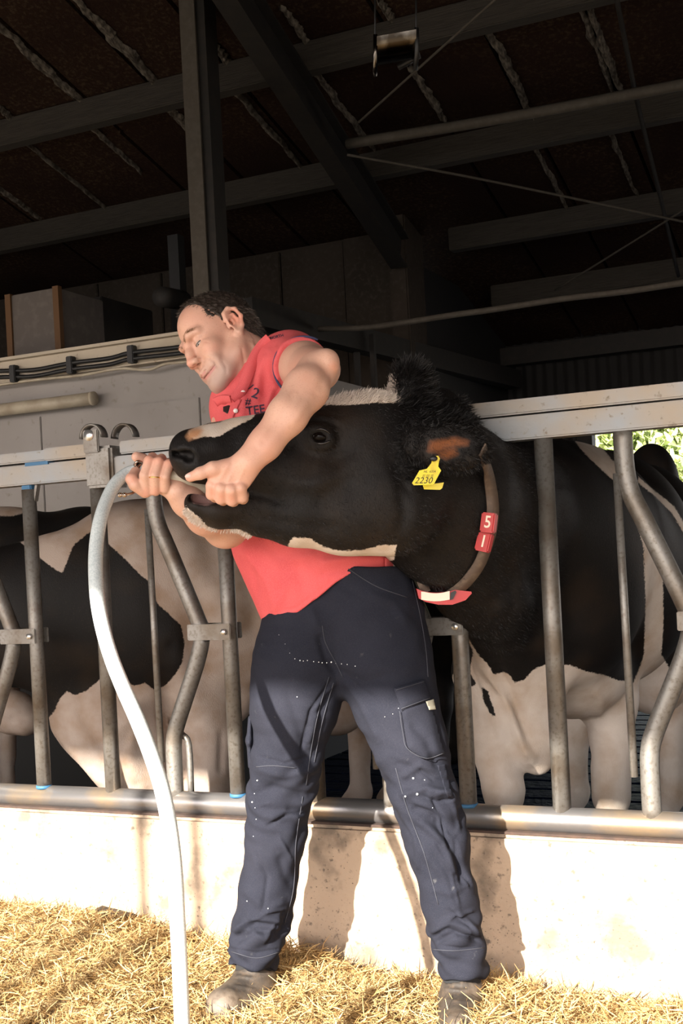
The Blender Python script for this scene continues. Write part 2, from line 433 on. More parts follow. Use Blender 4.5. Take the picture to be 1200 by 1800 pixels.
M_conc = mat('concrete_dark', (.045, .035, .027), .95, 0, .2, noise=[(3, (.03, .024, .018), .4, .7), (30, (.055, .043, .034), .5, .7)], bump=(30, .3, .006))
M_white = mat('whitewash', (.30, .28, .265), .8, 0, noise=[(2, (.25, .23, .215), .4, .7), (26, (.22, .20, .18), .62, .75)])
M_cream = mat('cream_beam', (.46, .40, .31), .7, 0, noise=[(4, (.38, .31, .22), .45, .7), (50, (.25, .19, .13), .65, .75)])
M_kerb = mat('kerb_concrete', (.50, .37, .26), .95, 0, noise=[(3.5, (.36, .27, .19), .42, .68, 7), (9, (.19, .145, .105), .52, .68, 9), (48, (.14, .11, .085), .60, .70, 6), (170, (.09, .07, .055), .66, .72, 3)], bump=(70, .5, .006))
M_yard = mat('yard_ground', (.13, .12, .11), .95, 0)
M_ground = mat('feed_table', (.42, .36, .28), .95, 0, noise=(4, (.3, .25, .19), .4, .7))
M_wet = mat('wet_slats', (.003, .006, .016), .62, 0, .06, bump=(28, .8, .02))
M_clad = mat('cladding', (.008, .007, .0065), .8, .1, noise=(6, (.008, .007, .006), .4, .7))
M_box = mat('box_board', (.10, .085, .075), .85, 0, noise=(20, (.13, .11, .095), .5, .7))
M_orange = mat('orange_edge', (.10, .045, .012), .7)
M_glass = mat('reflector', (.22, .20, .17), .22, 1.0, noise=(12, (.05, .04, .03), .4, .6))
M_tubel = mat('lamp_tube', (.42, .37, .28), .5, 0, noise=(12, (.30, .25, .18), .4, .7))

# ================================================================ SETTING
def struct(o, nm=None):
    o['kind'] = 'structure'; return o
def roofz(Y): return 3.22 + .258 * (4.5 - Y)
def onroof(x, y, off=0.):
    a = ray(x, y); # z = 3.22 + 1.161 - .258 Y - off
    t = (4.381 - off - CAM[2] - .258 * CAM[1]) / (a[2] + .258 * a[1]); return CAM + t * a
# ground outside and the feeding table
bm = bmesh.new(); bbox(bm, (-12, -4.2, -.3), (8, -.04, 0)); struct(bmobj('floor_front', bm, M_ground))
bm = bmesh.new(); bbox(bm, (-40, -60, -.3), (40, -4.2, -.02)); struct(bmobj('floor_outside', bm, M_yard))
bm = bmesh.new(); bbox(bm, (-12, .09, -.3), (9, 9, -.02)); o = struct(bmobj('floor', bm, M_wet))
for k in range(46):
    bm = bmesh.new(); y = .25 + k * .19; bbox(bm, (-5, y, -.021), (4, y + .15, .0)); s_ = bmobj('slat', bm, M_wet, o)
bm = bmesh.new(); bbox(bm, (-40, 9, -.3), (40, 60, -.05)); struct(bmobj('floor_yard', bm, M_ground))
# kerb wall under the fence
bm = bmesh.new(); vs = bbox(bm, (-5, -.045, -.05), (2.2, .09, .381))
for v in vs:
    if v.co.z > .3: v.co.y *= .9
struct(bmobj('wall_kerb', bm, M_kerb, bevel=.012))
# roof: panels between joints, joints hidden by torn fibre
o = None
xs_r = [-11.0, -9.8] + [-9.8 + 1.16 * i for i in range(1, 15)]
bm = bmesh.new()
for (x0, y0, x1, y1) in ((-12, 6.9, 8, -4.6),):
    v = [bm.verts.new((x, y, roofz(y) + dz)) for dz in (.12, .16) for x, y in ((x0, y0), (x1, y0), (x1, y1), (x0, y1))]
    for q in ((0, 1, 2, 3), (7, 6, 5, 4), (0, 4, 5, 1), (1, 5, 6, 2), (2, 6, 7, 3), (3, 7, 4, 0)): bm.faces.new([v[i] for i in q])
bmesh.ops.recalc_face_normals(bm, faces=bm.faces[:])
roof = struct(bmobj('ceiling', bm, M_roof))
prev = None
# measured joints between insulation boards
jx = sorted([onroof(px, py)[0] for px, py in ((70, 105), (240, 130), (430, 160), (760, 185), (905, 165), (1060, 110))])
jx = [jx[0] - 1.2 * k for k in (4, 3, 2, 1)] + jx + [jx[-1] + 1.2, jx[-1] + 2.4, jx[-1] + 3.6]
jy = [6.8, 5.0, 3.0, 1.0, -1.0, -3.0, -4.55]
for a, b in zip(jx[:-1], jx[1:]):
    for c, d_ in zip(jy[:-1], jy[1:]):
        bm = bmesh.new(); g = .012; dz = RNG.uniform(-.008, .008)
        v = [bm.verts.new((x, y, roofz(y) + z_ + dz)) for z_ in (.02, .115) for x, y in ((a + g, c - .006), (b - g, c - .006), (b - g, d_ + .006), (a + g, d_ + .006))]
        for q in ((0, 1, 2, 3), (7, 6, 5, 4), (0, 4, 5, 1), (1, 5, 6, 2), (2, 6, 7, 3), (3, 7, 4, 0)): bm.faces.new([v[i] for i in q])
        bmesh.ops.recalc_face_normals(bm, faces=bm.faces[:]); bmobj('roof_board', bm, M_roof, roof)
# torn fibre strips hanging at the joints
def wisp(x, ya, yb, w, sag):
    n = 60; ys = np.linspace(ya, yb, n); r = np.random.RandomState(int(abs(x * 100 + ya * 10)) + 5); V = []
    sm = lambda a: np.convolve(np.pad(a, 4, 'edge'), np.ones(5) / 5, 'same')[4:-4]
    ww = w * (.35 + sm(r.rand(n)) * 1.1) * np.sin(np.linspace(.12, math.pi - .12, n)) ** .5; of = (sm(r.rand(n)) - .5) * w * .8; sg = sag * (.4 + sm(r.rand(n)))
    for i, y in enumerate(ys):
        for u, z_ in ((-.5, .012), (-.15, -sg[i]), (.25, -sg[i] * .6), (.5, .012)): V.append((x + of[i] + ww[i] * u, y, roofz(y) + z_))
    Fc = [(4 * i + k, 4 * i + k + 1, 4 * i + 5 + k, 4 * i + 4 + k) for i in range(n - 1) for k in range(3)]
    return npmesh('fibre_strip', np.array(V), np.array(Fc), M_wisp, roof)
for px0, py0, px1, py1, w in ((0, 40, 135, 180, .09), (0, 190, 20, 208, .07), (150, 5, 262, 148, .13), (290, 175, 330, 235, .12), (360, 60, 402, 112, .10), (420, 150, 512, 290, .07), (160, 215, 230, 295, .05), (0, 325, 55, 380, .06),
    (60, 250, 165, 360, .03), (505, 20, 536, 78, .08), (560, 130, 640, 250, .08), (668, 5, 692, 38, .08), (728, 125, 775, 205, .09), (862, 40, 922, 200, .09), (1022, 5, 1072, 160, .07), (1040, 0, 1080, 165, .08), (943, 245, 985, 365, .06), (1078, 215, 1100, 330, .06), (0, 60, 0, 61, .01),
    (55, 100, 120, 165, .05)):
    a = onroof(px0, py0); b = onroof(px1, py1)
    if abs(a[1] - b[1]) < .1: continue
    wisp((a[0] + b[0]) / 2, a[1] + (a[1] - b[1]) * .15, b[1] - (a[1] - b[1]) * .15, w * .55, .018)
# purlins
for pts in (((0, 230), (330, 153), (600, 85), (760, 42)), ((0, 410), (340, 348), (640, 288), (1200, 195)), ((730, 425), (1200, 352)), ((870, 515), (1200, 470))):
    Y = np.mean([onroof(x, y, .04)[1] for x, y in pts]); x0 = -11; x1 = 7
    if pts[0][0] > 700: x0 = -2.6
    bm = bmesh.new(); beam(bm, (x0, Y, roofz(Y) - .06), (x1, Y, roofz(Y) - .06), .09, .15); struct(tag(bmobj('trim_%d' % (1 + len([q for q in bpy.data.objects if q.name.startswith('trim_')])), bm, M_wood, bevel=.006)))
# steel rafter and second one to the left of the frame's column
def isec(bm, a, b, w, h, t=.012):
    a = Vector(a); b = Vector(b); x = (b - a).normalized(); s_ = Vector((1, 0, 0)) if abs(x.x) < .9 else Vector((0, 1, 0)); up = s_.cross(x).normalized()
    beam(bm, a + up * (h / 2), b + up * (h / 2), w, t, up); beam(bm, a - up * (h / 2), b - up * (h / 2), w, t, up); beam(bm, a, b, t, h, up)
ra = onroof(440, 30, .25); rb = onroof(690, 425, .25); RX = (ra[0] + rb[0]) / 2
def rafter(X, y0, y1):
    u_ = (rb - ra) / (rb[1] - ra[1]); A_ = ra + u_ * (-4.2 - ra[1]); B_ = rb + u_ * .15; bm = bmesh.new(); isec(bm, A_, B_, .11, .20)
    return tag(bmobj('rafter', bm, M_dsteel, bevel=0), 'dark steel rafter sloping down from upper centre to the concrete wall', 'beam')
r1 = rafter(RX, -4.2, rb[1] + .15)
# unseen fascia added across the open front to throw the upper shade
bm = bmesh.new(); bbox(bm, (-14, -4.72, 2.72), (9, -4.6, 5.75)); struct(bmobj('wall_shade_fascia', bm, M_clad))
for x in (-2.25, -2.43): bm = bmesh.new(); bbox(bm, (x - .022, -4.56, 0), (x + .022, -4.52, 2.8)); struct(bmobj('trim_pole', bm, M_dsteel))
# concrete wall at the back left, its panels
bw = 4.5; wx1 = PY(722, 500, bw)[0]
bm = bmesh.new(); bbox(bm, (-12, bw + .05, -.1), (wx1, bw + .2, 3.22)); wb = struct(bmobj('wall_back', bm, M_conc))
ex = [PY(x, 480, bw)[0] for x in (-300, 170, 283, 493, 607, 722)]
for a, b in zip(ex[:-1], ex[1:]):
    for z0, z1 in ((2.1, 3.2), (1.05, 2.09), (0, 1.04)):
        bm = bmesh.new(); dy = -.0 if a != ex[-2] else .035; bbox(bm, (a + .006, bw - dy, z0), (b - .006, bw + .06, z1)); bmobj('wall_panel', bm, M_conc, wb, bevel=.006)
bm = bmesh.new(); a = PY(722, 500, bw - .06)[0]; bbox(bm, (a - .13, bw - .12, -.1), (a, bw + .2, 3.3)); struct(bmobj('trim_pillar', bm, M_conc, bevel=.01))
bm = bmesh.new(); bbox(bm, (wx1 - .12, bw + .2, -.1), (wx1, 6.6, 3.0)); struct(bmobj('wall_return', bm, M_clad))
# far right wall: corrugated cladding over an opening
fy = 6.55; zt = 2.62; zb = 1.98
def corr(x0, x1, z0, z1, y, pitch=.085, dep=.018):
    n = int((x1 - x0) / pitch * 4); V = []; 
    for i in range(n + 1):
        x = x0 + (x1 - x0) * i / n; yy = y + (0, dep, dep, 0)[i % 4] if True else y
        V += [(x, yy, z0), (x, yy, z1)]
    Fc = [(2 * i, 2 * i + 2, 2 * i + 3, 2 * i + 1) for i in range(n)]
    return np.array(V), np.array(Fc)
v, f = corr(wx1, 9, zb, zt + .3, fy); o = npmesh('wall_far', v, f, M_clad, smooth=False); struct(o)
bm = bmesh.new(); beam(bm, (wx1, fy - .1, zt - .02), (9, fy - .1, zt - .02), .12, .14); struct(bmobj('trim_header', bm, M_dsteel))
bm = bmesh.new(); beam(bm, (wx1, fy - .06, zb + .02), (9, fy - .06, zb + .02), .08, .06); struct(bmobj('trim_sill', bm, M_dsteel))
gx = PY(1015, 800, fy)[0]
v, f = corr(wx1, gx, 0, zb, fy); struct(npmesh('wall_far_low', v, f, M_clad, smooth=False))
bm = bmesh.new(); bbox(bm, (gx, fy, 0), (gx + .12, fy + .12, zb + .05)); struct(bmobj('trim_jamb', bm, M_dsteel))
# side walls out of view, closing the barn
bm = bmesh.new(); bbox(bm, (-12.1, -4.6, 0), (-12, 6.6, 6)); struct(bmobj('wall_left', bm, M_clad))
bm = bmesh.new(); bbox(bm, (8, -4.6, 0), (8.1, 6.6, 6)); struct(bmobj('wall_right', bm, M_clad))

# whitewashed room with a cream beam at its top
ry = 2.0; rx1 = PY(383, 700, ry)[0]
bm = bmesh.new(); bbox(bm, (-8, ry + .02, -.05), (rx1, 4.45, 2.08)); rm = struct(bmobj('wall_room', bm, M_white))
bm = bmesh.new(); bbox(bm, (-8.1, ry - .03, -.05), (rx1 + .02, 4.4, .80)); struct(bmobj('wall_room_dark', bm, M_clad))  # dark box added to stand in for the blackness below the pale panels
es = [-8.2, -7.0, PY(77, 800, ry)[0], PY(355, 750, ry)[0], rx1]
for a, b in zip(es[:-1], es[1:]):
    bm = bmesh.new(); bbox(bm, (a + .003, ry - .012, .80), (b - .003, ry + .03, 1.86)); bmobj('wall_panel', bm, M_white, rm, bevel=.003)
ztop = PY(150, 613, ry - .03)[2]; zbot = PY(150, 655, ry - .03)[2]
bm = bmesh.new(); bbox(bm, (-8, ry - .06, zbot), (rx1, ry + .1, ztop)); struct(bmobj('trim_room', bm, M_cream, bevel=.008))
bm = bmesh.new(); beam(bm, (-8, ry - .075, ztop - .005), (rx1, ry - .075, ztop - .005), .04, .015); struct(bmobj('trim_ledge', bm, M_cream))
# cables clipped along the beam
cr = empty('cable_run', PY(150, 640, ry - .08), 'pair of black cables clipped along the cream beam behind the man', 'cable')
for off in (0, 11):
    pts = [PY(x, y + off, ry - .085 + .01 * math.sin(x)) for x, y in ((-60, 657), (0, 652), (60, 650), (125, 638), (190, 630), (230, 620), (300, 612), (345, 606))]
    tubeobj('cable', spline(pts, 6), .0105, M_black, cr, 8)
for x, y in ((25, 658), (125, 643), (232, 624)):
    c = PY(x, y, ry - .085); bm = bmesh.new(); bbox(bm, c - [.018, .02, .04], c + [.018, .02, .045]); bmobj('cable_clip', bm, M_black, cr, bevel=.004)
th_ = tubeobj('wire', spline([PY(x, y, ry - .07) for x, y in ((-40, 682), (60, 668), (140, 660), (210, 648), (260, 650), (290, 640), (330, 636))], 6), .007, M_tubel); tag(th_, 'thin grey wire sagging under the cream beam', 'wire')
# tube lamp on the white wall
lp = empty('strip_lamp', PY(80, 710, ry - .05), 'dusty strip lamp on the pale wall at far left', 'lamp')
a = PY(-60, 728, ry - .055); b = PY(166, 700, ry - .055); a[2] = b[2] = b[2]
tubeobj('lamp_tube', [a, a + (b - a) * .5, b - (b - a) * .02], .032, M_tubel, lp, 16)
tubeobj('end_cap', [b - (b - a) * .02, b], .034, M_tubel, lp, 16)
# boxes stored on the room
def box_thing(nm, x0, x1, yt, yb, Y, dep, label, m1, edge=None):
    A = PY(x0, yb, Y); B = PY(x1, yt, Y); z0 = 2.09
    t = empty(nm, (A[0], Y, z0), label, 'box')
    bm = bmesh.new(); bbox(bm, (A[0], Y, z0), (B[0], Y + dep, B[2])); bmobj('box_body', bm, m1, t, bevel=.006)
    if edge:
        for x in (A[0], B[0]):
            bm = bmesh.new(); bbox(bm, (x - .018, Y - .012, z0), (x + .018, Y + .02, B[2] + .005)); bmobj('edge_strip', bm, edge, t)
box_thing('storage_box', 20, 99, 505, 610, 2.15, .4, 'upright board box with orange edges above the cream beam', M_box, M_orange)
box_thing('crate', 106, 178, 520, 600, 2.6, .5, 'dark crate standing behind the board box on the room', M_dsteel)
# tall steel column beside the man's head
cy = 2.14; ca = PY(358, 20, cy); cb = PY(362, 480, cy); cx = (ca[0] + cb[0]) / 2
cw = PY(372, 200, cy)[0] - PY(332, 200, cy)[0]
cc = empty('steel_column', (cx, cy, 2.09), 'tall dusty steel column rising behind the man', 'column')
bm = bmesh.new(); bbox(bm, (cx - cw * .5, cy - .07, 2.09), (cx + cw * .16, cy - .058, roofz(cy))); bmobj('flange', bm, M_lsteel, cc)
bm = bmesh.new(); bbox(bm, (cx - cw * .5, cy - .058, 2.0), (cx - cw * .44, cy + .10, roofz(cy))); bmobj('web', bm, M_lsteel, cc)
bm = bmesh.new(); bbox(bm, (cx + cw * .1, cy - .05, 2.0), (cx + cw * .5, cy + .06, roofz(cy))); bmobj('side_channel', bm, M_dsteel, cc)
bm = bmesh.new(); p0 = PY(310, 445, 3.1); p1 = PY(312, 520, 3.1); beam(bm, (p0[0], 3.1, p0[2] + .1), (p0[0], 3.1, 2.085), .07, .07, (0, 1, 0)); tag(bmobj('short_post', bm, M_black), 'short black post left of the steel column', 'post')
v, f = tube([PY(285, 522, 2.5), PY(320, 528, 2.9)], .055, 20); tag(npmesh('motor_drum', v, f, M_dsteel), 'dark round motor drum behind the forehead of the man', 'motor')
# long pipes and cables overhead
def pipe_thing(nm, pts, rad, m_, label, cat, n=6):
    o = tubeobj(nm, spline(pts, n), rad, m_, None, 10); return tag(o, label, cat)
Yp = onroof(900, 205, .3)[1]
pipe_thing('water_pipe', [PY(610, 253, Yp), PY(900, 205, Yp), PY(1240, 141, Yp)], .028, M_lsteel, 'straight pipe under the roof above the long purlin at right', 'pipe')
pipe_thing('rolled_cable', [PY(560, 578, 3.2), PY(650, 575, 3.2), PY(800, 553, 3.2), PY(860, 545, 3.2), PY(990, 525, 3.2), PY(1100, 512, 3.2), PY(1200, 497, 3.2), PY(1260, 490, 3.2)], .016, M_lsteel, 'rolled sheet edge slung across the dark barn at right', 'cable')
pipe_thing('brace_rod', [onroof(610, 272, .4), onroof(860, 318, .4), onroof(1250, 400, .4)], .007, M_lsteel, 'thin brace rod crossing under the roof at right', 'rod')
pipe_thing('tie_wire', [onroof(975, 510, .3), onroof(1160, 395, .3), onroof(1230, 350, .3)], .006, M_lsteel, 'thin wire rising to the right edge under the roof', 'wire')
pipe_thing('drop_cable', [onroof(1080, -20, .2), onroof(1120, 180, .2), onroof(1160, 345, .2), onroof(1192, 485, .2)], .012, M_dsteel, 'thick cable hanging down the roof near the right edge', 'cable')
pipe_thing('guy_wire', [onroof(880, -10, .35), onroof(730, 125, .35), onroof(630, 215, .35)], .006, M_lsteel, 'wire slanting behind the floodlight', 'wire')
bm = bmesh.new(); beam(bm, PY(430, 548, 2.6), PY(905, 668, 6.3), .10, .14); tag(bmobj('rail_beam', bm, M_dsteel), 'dark beam running back into the barn behind the cow', 'beam')
for x, y, lb in ((626, 610, 'small dark hanger below the beam, the one nearer the man'), (655, 617, 'small dark hanger below the beam, the one further from the man')):
    c = PY(x, y, 3.8); bm = bmesh.new(); beam(bm, c + [0, 0, .1], c - [0, 0, .28], .03, .03, (0, 1, 0)); tag(bmobj('hanger', bm, M_dsteel), lb, 'bracket')
# floodlight with a mirror bowl
fd = 3.7; fl = empty('floodlight', PY(695, 95, 0) * 0 + P(695, 95, fd), 'mirrored barn lamp hanging from the roof', 'lamp')
V = []; n = 14
for i in range(9):
    a = math.pi * (i / 8) ; 
    for j in (-1, 1):
        c = P(695 + 34 * j, 92 - 6 * j, fd); V.append(c + IU * (-.055 * math.sin(a) - .0) + DV * (.07 * math.cos(a)) + IU * .03)
Fc = [(2 * i, 2 * i + 1, 2 * i + 3, 2 * i + 2) for i in range(8)]
npmesh('reflector_bowl', np.array(V), np.array(Fc), M_glass, fl)
for j in (-1, 1):
    c = P(695 + 36 * j, 92 - 6 * j, fd); v, f = tube([c - IR * .006, c + IR * .006], .062, 20); npmesh('side_cap', v, f, M_glass if j < 0 else M_black, fl)
    q = P(695 + 36 * j, -40, fd); tubeobj('hanging_wire', [c, q], .003, M_black, fl, 6)
tubeobj('lamp_arm', [P(722, 60, fd + .03), P(735, 100, fd + .05), P(700, 118, fd + .08)], .01, M_black, fl, 8)

# ================================================================ FEED FENCE
ff = empty('feed_fence', (-1.4, 0, .385), 'galvanised self-locking feed fence on the concrete kerb', 'fence')
XL, XR = -3.4, .9
def rail(nm, z0, z1, y0, y1, x0, x1, m_):
    bm = bmesh.new(); bbox(bm, (x0, y0, z0), (x1, y1, z1)); return bmobj(nm, bm, m_, ff, bevel=.004)
jxn = PY(188, 800, 0)[0]
rail('top_rail', 1.338, 1.396, -.03, .03, XL, jxn - .03, M_rail); rail('top_rail', 1.338, 1.396, -.03, .03, jxn + .03, XR, M_rail)
rail('locking_rail', 1.404, 1.436, -.025, .028, XL, jxn - .12, M_rail); rail('locking_rail', 1.401, 1.439, -.036, .02, jxn - .2, jxn - .045, M_rail); rail('locking_rail', 1.401, 1.438, -.025, .028, jxn + .06, XR, M_rail)
tubeobj('bottom_pipe', [(XL, 0, .412), (-1.4, 0, .412), (XR, 0, .412)], .031, M_pipe, ff, 24)
bm = bmesh.new(); bbox(bm, (XL, -.036, .379), (XR, .03, .385)); bmobj('base_strip', bm, mat('rusty_strip', (.06, .035, .025), .9, noise=(40, (.04, .025, .02), .4, .6)), ff)
# joint clamp between panels
cl = bmesh.new(); bbox(cl, (jxn - .048, -.045, 1.31), (jxn + .045, .045, 1.428)); cb_ = bmobj('joint_clamp', cl, M_steel, ff, bevel=.008)
cl = bmesh.new(); bbox(cl, (jxn - .042, -.055, 1.41), (jxn + .01, -.045, 1.475)); bmobj('clamp_tongue', cl, M_steel, cb_, bevel=.003)
for k, (x, yy) in enumerate(((jxn - .018, -.035), (jxn + .045, .03))):
    a = np.linspace(0, math.pi, 13); pts = np.stack([x + .034 * np.cos(a), np.full(13, yy), 1.452 + .036 * np.sin(a)], 1)
    strip_obj('hoop', pts, pts - [x, yy, 1.452], .03, .006, M_steel, cb_)
c = np.array([jxn - .02, -.058, 1.46]); v, f = tube([c, c + [0, .03, 0]], .016, 16); npmesh('clamp_pin', v, f, M_bolt, cb_)
def tb(nm, pts, r_, m_=M_steel, n=1): return tubeobj(nm, spline(pts, n) if n > 1 else np.array(pts, float), r_, m_, ff, 16)
for n in range(-2, 4):
    x0 = -2.097 + .661 * n; xp = -2.343 + .6655 * n
    if n == 0: first = {}
    tb('fixed_post', [(x0, 0, .425), (x0, 0, 1.345)], .0225)
    if n == 2: tb('pivot_post', [(xp, -.005, .445), (xp, -.005, .9), (xp - .02, -.005, .93)], .0215)
    else: tb('pivot_post', [(xp, -.005, .445), (xp, -.005, 1.325)], .0215)
    if n != 2:
        bm = bmesh.new(); bbox(bm, (xp - .018, -.018, 1.322), (xp + .018, .012, 1.34)); bmobj('pivot_collar', bm, M_blue, ff, bevel=.003)
        bm = bmesh.new(); beam(bm, (xp + .018, 0, 1.29), (xp + .032, 0, 1.345), .008, .016, (0, 1, 0)); bmobj('stop_tab', bm, M_steel, ff)
    v, f = tube([(xp, -.005, .436), (xp, -.005, .445)], .0235, 16); npmesh('pivot_bush', v, f, M_blue, ff)
    dg = [(x0 + .192, -.002, 1.345), (x0 + .194, -.002, 1.25), (x0 + .205, -.002, 1.19), (x0 + .235, -.002, 1.12), (x0 + .325, -.002, .905), (x0 + .328, -.002, .875), (x0 + .305, -.002, .80), (x0 + .235, -.002, .64), (x0 + .218, -.002, .585), (x0 + .215, -.002, .52), (x0 + .215, -.002, .425)]
    tb('angled_bar', dg, .023, n=4)
    tb('guide_rod', [(x0 + .176, -.012, 1.24), (x0 + .18, -.012, .525)], .0095)
    if n == 0: tb('support_loop', [(x0 + .232, .018, .60), (x0 + .252, .02, .57), (x0 + .252, .02, .43)], .009, n=4)
    bm = bmesh.new(); xa = x0 + .30; bbox(bm, (xa, -.034, .868), (xp + .6655 + .018, -.028, .912)); br = bmobj('hinge_plate', bm, M_steel, ff, bevel=.002)
    bm = bmesh.new(); bbox(bm, (xa, .026, .868), (xp + .6655 + .018, .032, .912)); bmobj('hinge_plate', bm, M_steel, ff, bevel=.002)
    v, f = tube([(xp + .6655, -.042, .89), (xp + .6655, -.034, .89)], .009, 6); npmesh('hinge_bolt', v, f, M_bolt, br, smooth=False)
for x0_, x1_ in (((PY(45, 828, -.03)[0]), (PY(85, 822, -.03)[0])),):
    bm = bmesh.new(); bbox(bm, (x0_, -.032, 1.392), (x1_, -.0, 1.402)); bmobj('paint_mark', bm, M_blue, ff)

# ================================================================ STRAW
def hgt(X, Y):
    X = np.asarray(X, float); Y = np.asarray(Y, float); p = np.stack([X, Y, 0 * X], -1)
    b = .020 + .011 * wave(p, .33, 3) + .010 * wave(p, .12, 4) + .006 * wave(p, .05, 6)
    b += .105 * np.exp(-((X + 2.25) / .52) ** 2 - ((Y + .22) / .22) ** 2) + .05 * np.exp(-((X + 1.55) / .14) ** 2 - ((Y + .15) / .08) ** 2)
    b += .03 * np.exp(-((X + 1.80) / .25) ** 2 - ((Y + .5) / .2) ** 2) + .045 * np.exp(-((X + 1.18) / .13) ** 2 - ((Y + .42) / .12) ** 2)
    b += .03 * np.exp(-((X + .85) / .12) ** 2 - ((Y + .22) / .1) ** 2)
    b += -.02 * np.exp(-((Y + .06) / .06) ** 2)
    return np.maximum(b, .006)
M_strawbed = mat('straw_bed', (.40, .26, .11), .95, noise=[(60, (.20, .12, .05), .45, .65), (180, (.60, .43, .22), .52, .68)], bump=(160, 1, .02))
M_straw = mat('straw', (.6, .45, .2), .6, spec=.25); rnd_layer(M_straw, ((0, (.20, .11, .04)), (.3, (.38, .235, .09)), (.6, (.52, .35, .15)), (.85, (.66, .48, .24)), (1, (.34, .24, .10))))
nx, ny = 260, 100; gx_, gy_ = np.meshgrid(np.linspace(-4, 1.2, nx), np.linspace(-2.0, -.05, ny), indexing='ij')
V = np.stack([gx_, gy_, hgt(gx_, gy_)], -1).reshape(-1, 3); ii = np.arange(nx * ny).reshape(nx, ny)
Fc = np.stack([ii[:-1, :-1], ii[1:, :-1], ii[1:, 1:], ii[:-1, 1:]], -1).reshape(-1, 4)
sb = npmesh('straw_heap', V, Fc, M_strawbed); tag(sb, 'golden heap of loose chopped straw feed along the kerb', 'straw', kind='stuff')
n = 75000; X = RNG.uniform(-3.0, -.1, n); Y = -.06 - RNG.rand(n) ** 1.0 * 1.0
H = hgt(X, Y); base = np.stack([X, Y, H - .002 + RNG.rand(n) * .022], 1)
dr = RNG.normal(size=(n, 3)); dr[:, 2] = np.abs(dr[:, 2]) * .42 + .02
sw = blades('straw_stalks', base, dr, RNG.uniform(.012, .06, n), RNG.uniform(.0009, .003, n), M_straw, sb, .5); tag(sw, kind='stuff')
bm = bmesh.new(); A = PY(172, 1603, -.1); B = PY(236, 1618, -.1); beam(bm, A, B + [0, 0, -.004], .035, .03); tag(bmobj('wood_block', bm, mat('dark_wood', (.09, .06, .04), .9, noise=(30, (.04, .03, .02), .4, .6)), bevel=.003), 'dark wooden block lying on the straw against the kerb', 'block')

# ================================================================ TREES AND YARD BEYOND THE OPENING
M_leaf = mat('leaf', (.22, .30, .06), .6); rnd_layer(M_leaf, ((0, (.20, .28, .08)), (.5, (.42, .50, .18)), (1, (.60, .64, .30))))
M_bark = mat('bark', (.10, .07, .05), .9)
def tree(x, y, h, r_, label, seed):
    t = empty('tree', (x, y, 0), label, 'tree', 'trees beyond the barn'); rr = np.random.RandomState(seed)
    tubeobj('trunk', [(x, y, 0), (x + .2, y, h * .4), (x, y, h * .8)], [.25, .18, .08], M_bark, t, 8)
    n = 9000; c = rr.normal(size=(40, 3)); c /= np.linalg.norm(c, axis=1)[:, None]; c *= (rr.rand(40, 1) ** .5) * r_
    k = rr.randint(0, 40, n); base = np.array([x, y, h * .72]) + c[k] * [1, 1, .8] + rr.normal(size=(n, 3)) * r_ * .16
    blades('foliage', base, rr.normal(size=(n, 3)), rr.uniform(.15, .32, n), rr.uniform(.07, .14, n), M_leaf, t)
tp = PY(1100, 800, 24); tree(tp[0], 24, 4.4, 1.7, 'pale green leafy tree seen past the black rump', 3)
tp = PY(1240, 800, 36); tree(tp[0], 36, 6.2, 2.4, 'tall tree beyond the barn at the right edge', 5)

# ================================================================ THE BLACK COW WITH ITS HEAD THROUGH THE FENCE
def cowmat(name, black=(.0068, .0056, .0052), white=(.62, .54, .47), brown=(.05, .026, .014), amp=9., rough=.6):
    m_ = mat(name, black, rough, 0, .2, noise=[(7, (.017, .011, .007), .5, .75), (220, (.022, .018, .015), .62, .75, 2)], bump=(420, .5, .0022, (1, 1, .35)))
    mx = attr_layer(m_, 'white', white, -.6, 1.2, 130, amp)
    t = m_.node_tree; tc = t.nodes.new('ShaderNodeTexCoord'); n_ = t.nodes.new('ShaderNodeTexNoise'); n_.inputs['Scale'].default_value = 9; n_.inputs['Detail'].default_value = 6
    t.links.new(tc.outputs['Object'], n_.inputs['Vector']); r = t.nodes.new('ShaderNodeMix'); r.data_type = 'RGBA'; r.inputs[6].default_value = (*white, 1); r.inputs[7].default_value = (white[0] * .72, white[1] * .62, white[2] * .52, 1)
    mr = t.nodes.new('ShaderNodeMapRange'); mr.inputs[1].default_value = .42; mr.inputs[2].default_value = .68; t.links.new(n_.outputs[0], mr.inputs[0]); t.links.new(mr.outputs[0], r.inputs[0]); t.links.new(r.outputs[2], mx.inputs[7])
    attr_layer(m_, 'brown', (.16, .055, .02), 0, 10, 60, 4)
    attr_layer(m_, 'pink', (.42, .25, .23), 0, 5, 200, 4)
    attr_layer(m_, 'tan', (.45, .23, .12), 0, 8, 90, 5)
    return m_
M_cow = cowmat('holstein_coat')
M_eye = mat('eye_wet', (.005, .0035, .003), .05, 0, .12)
M_eyerim = mat('eye_rim', (.01, .008, .008), .25)

B = Field()
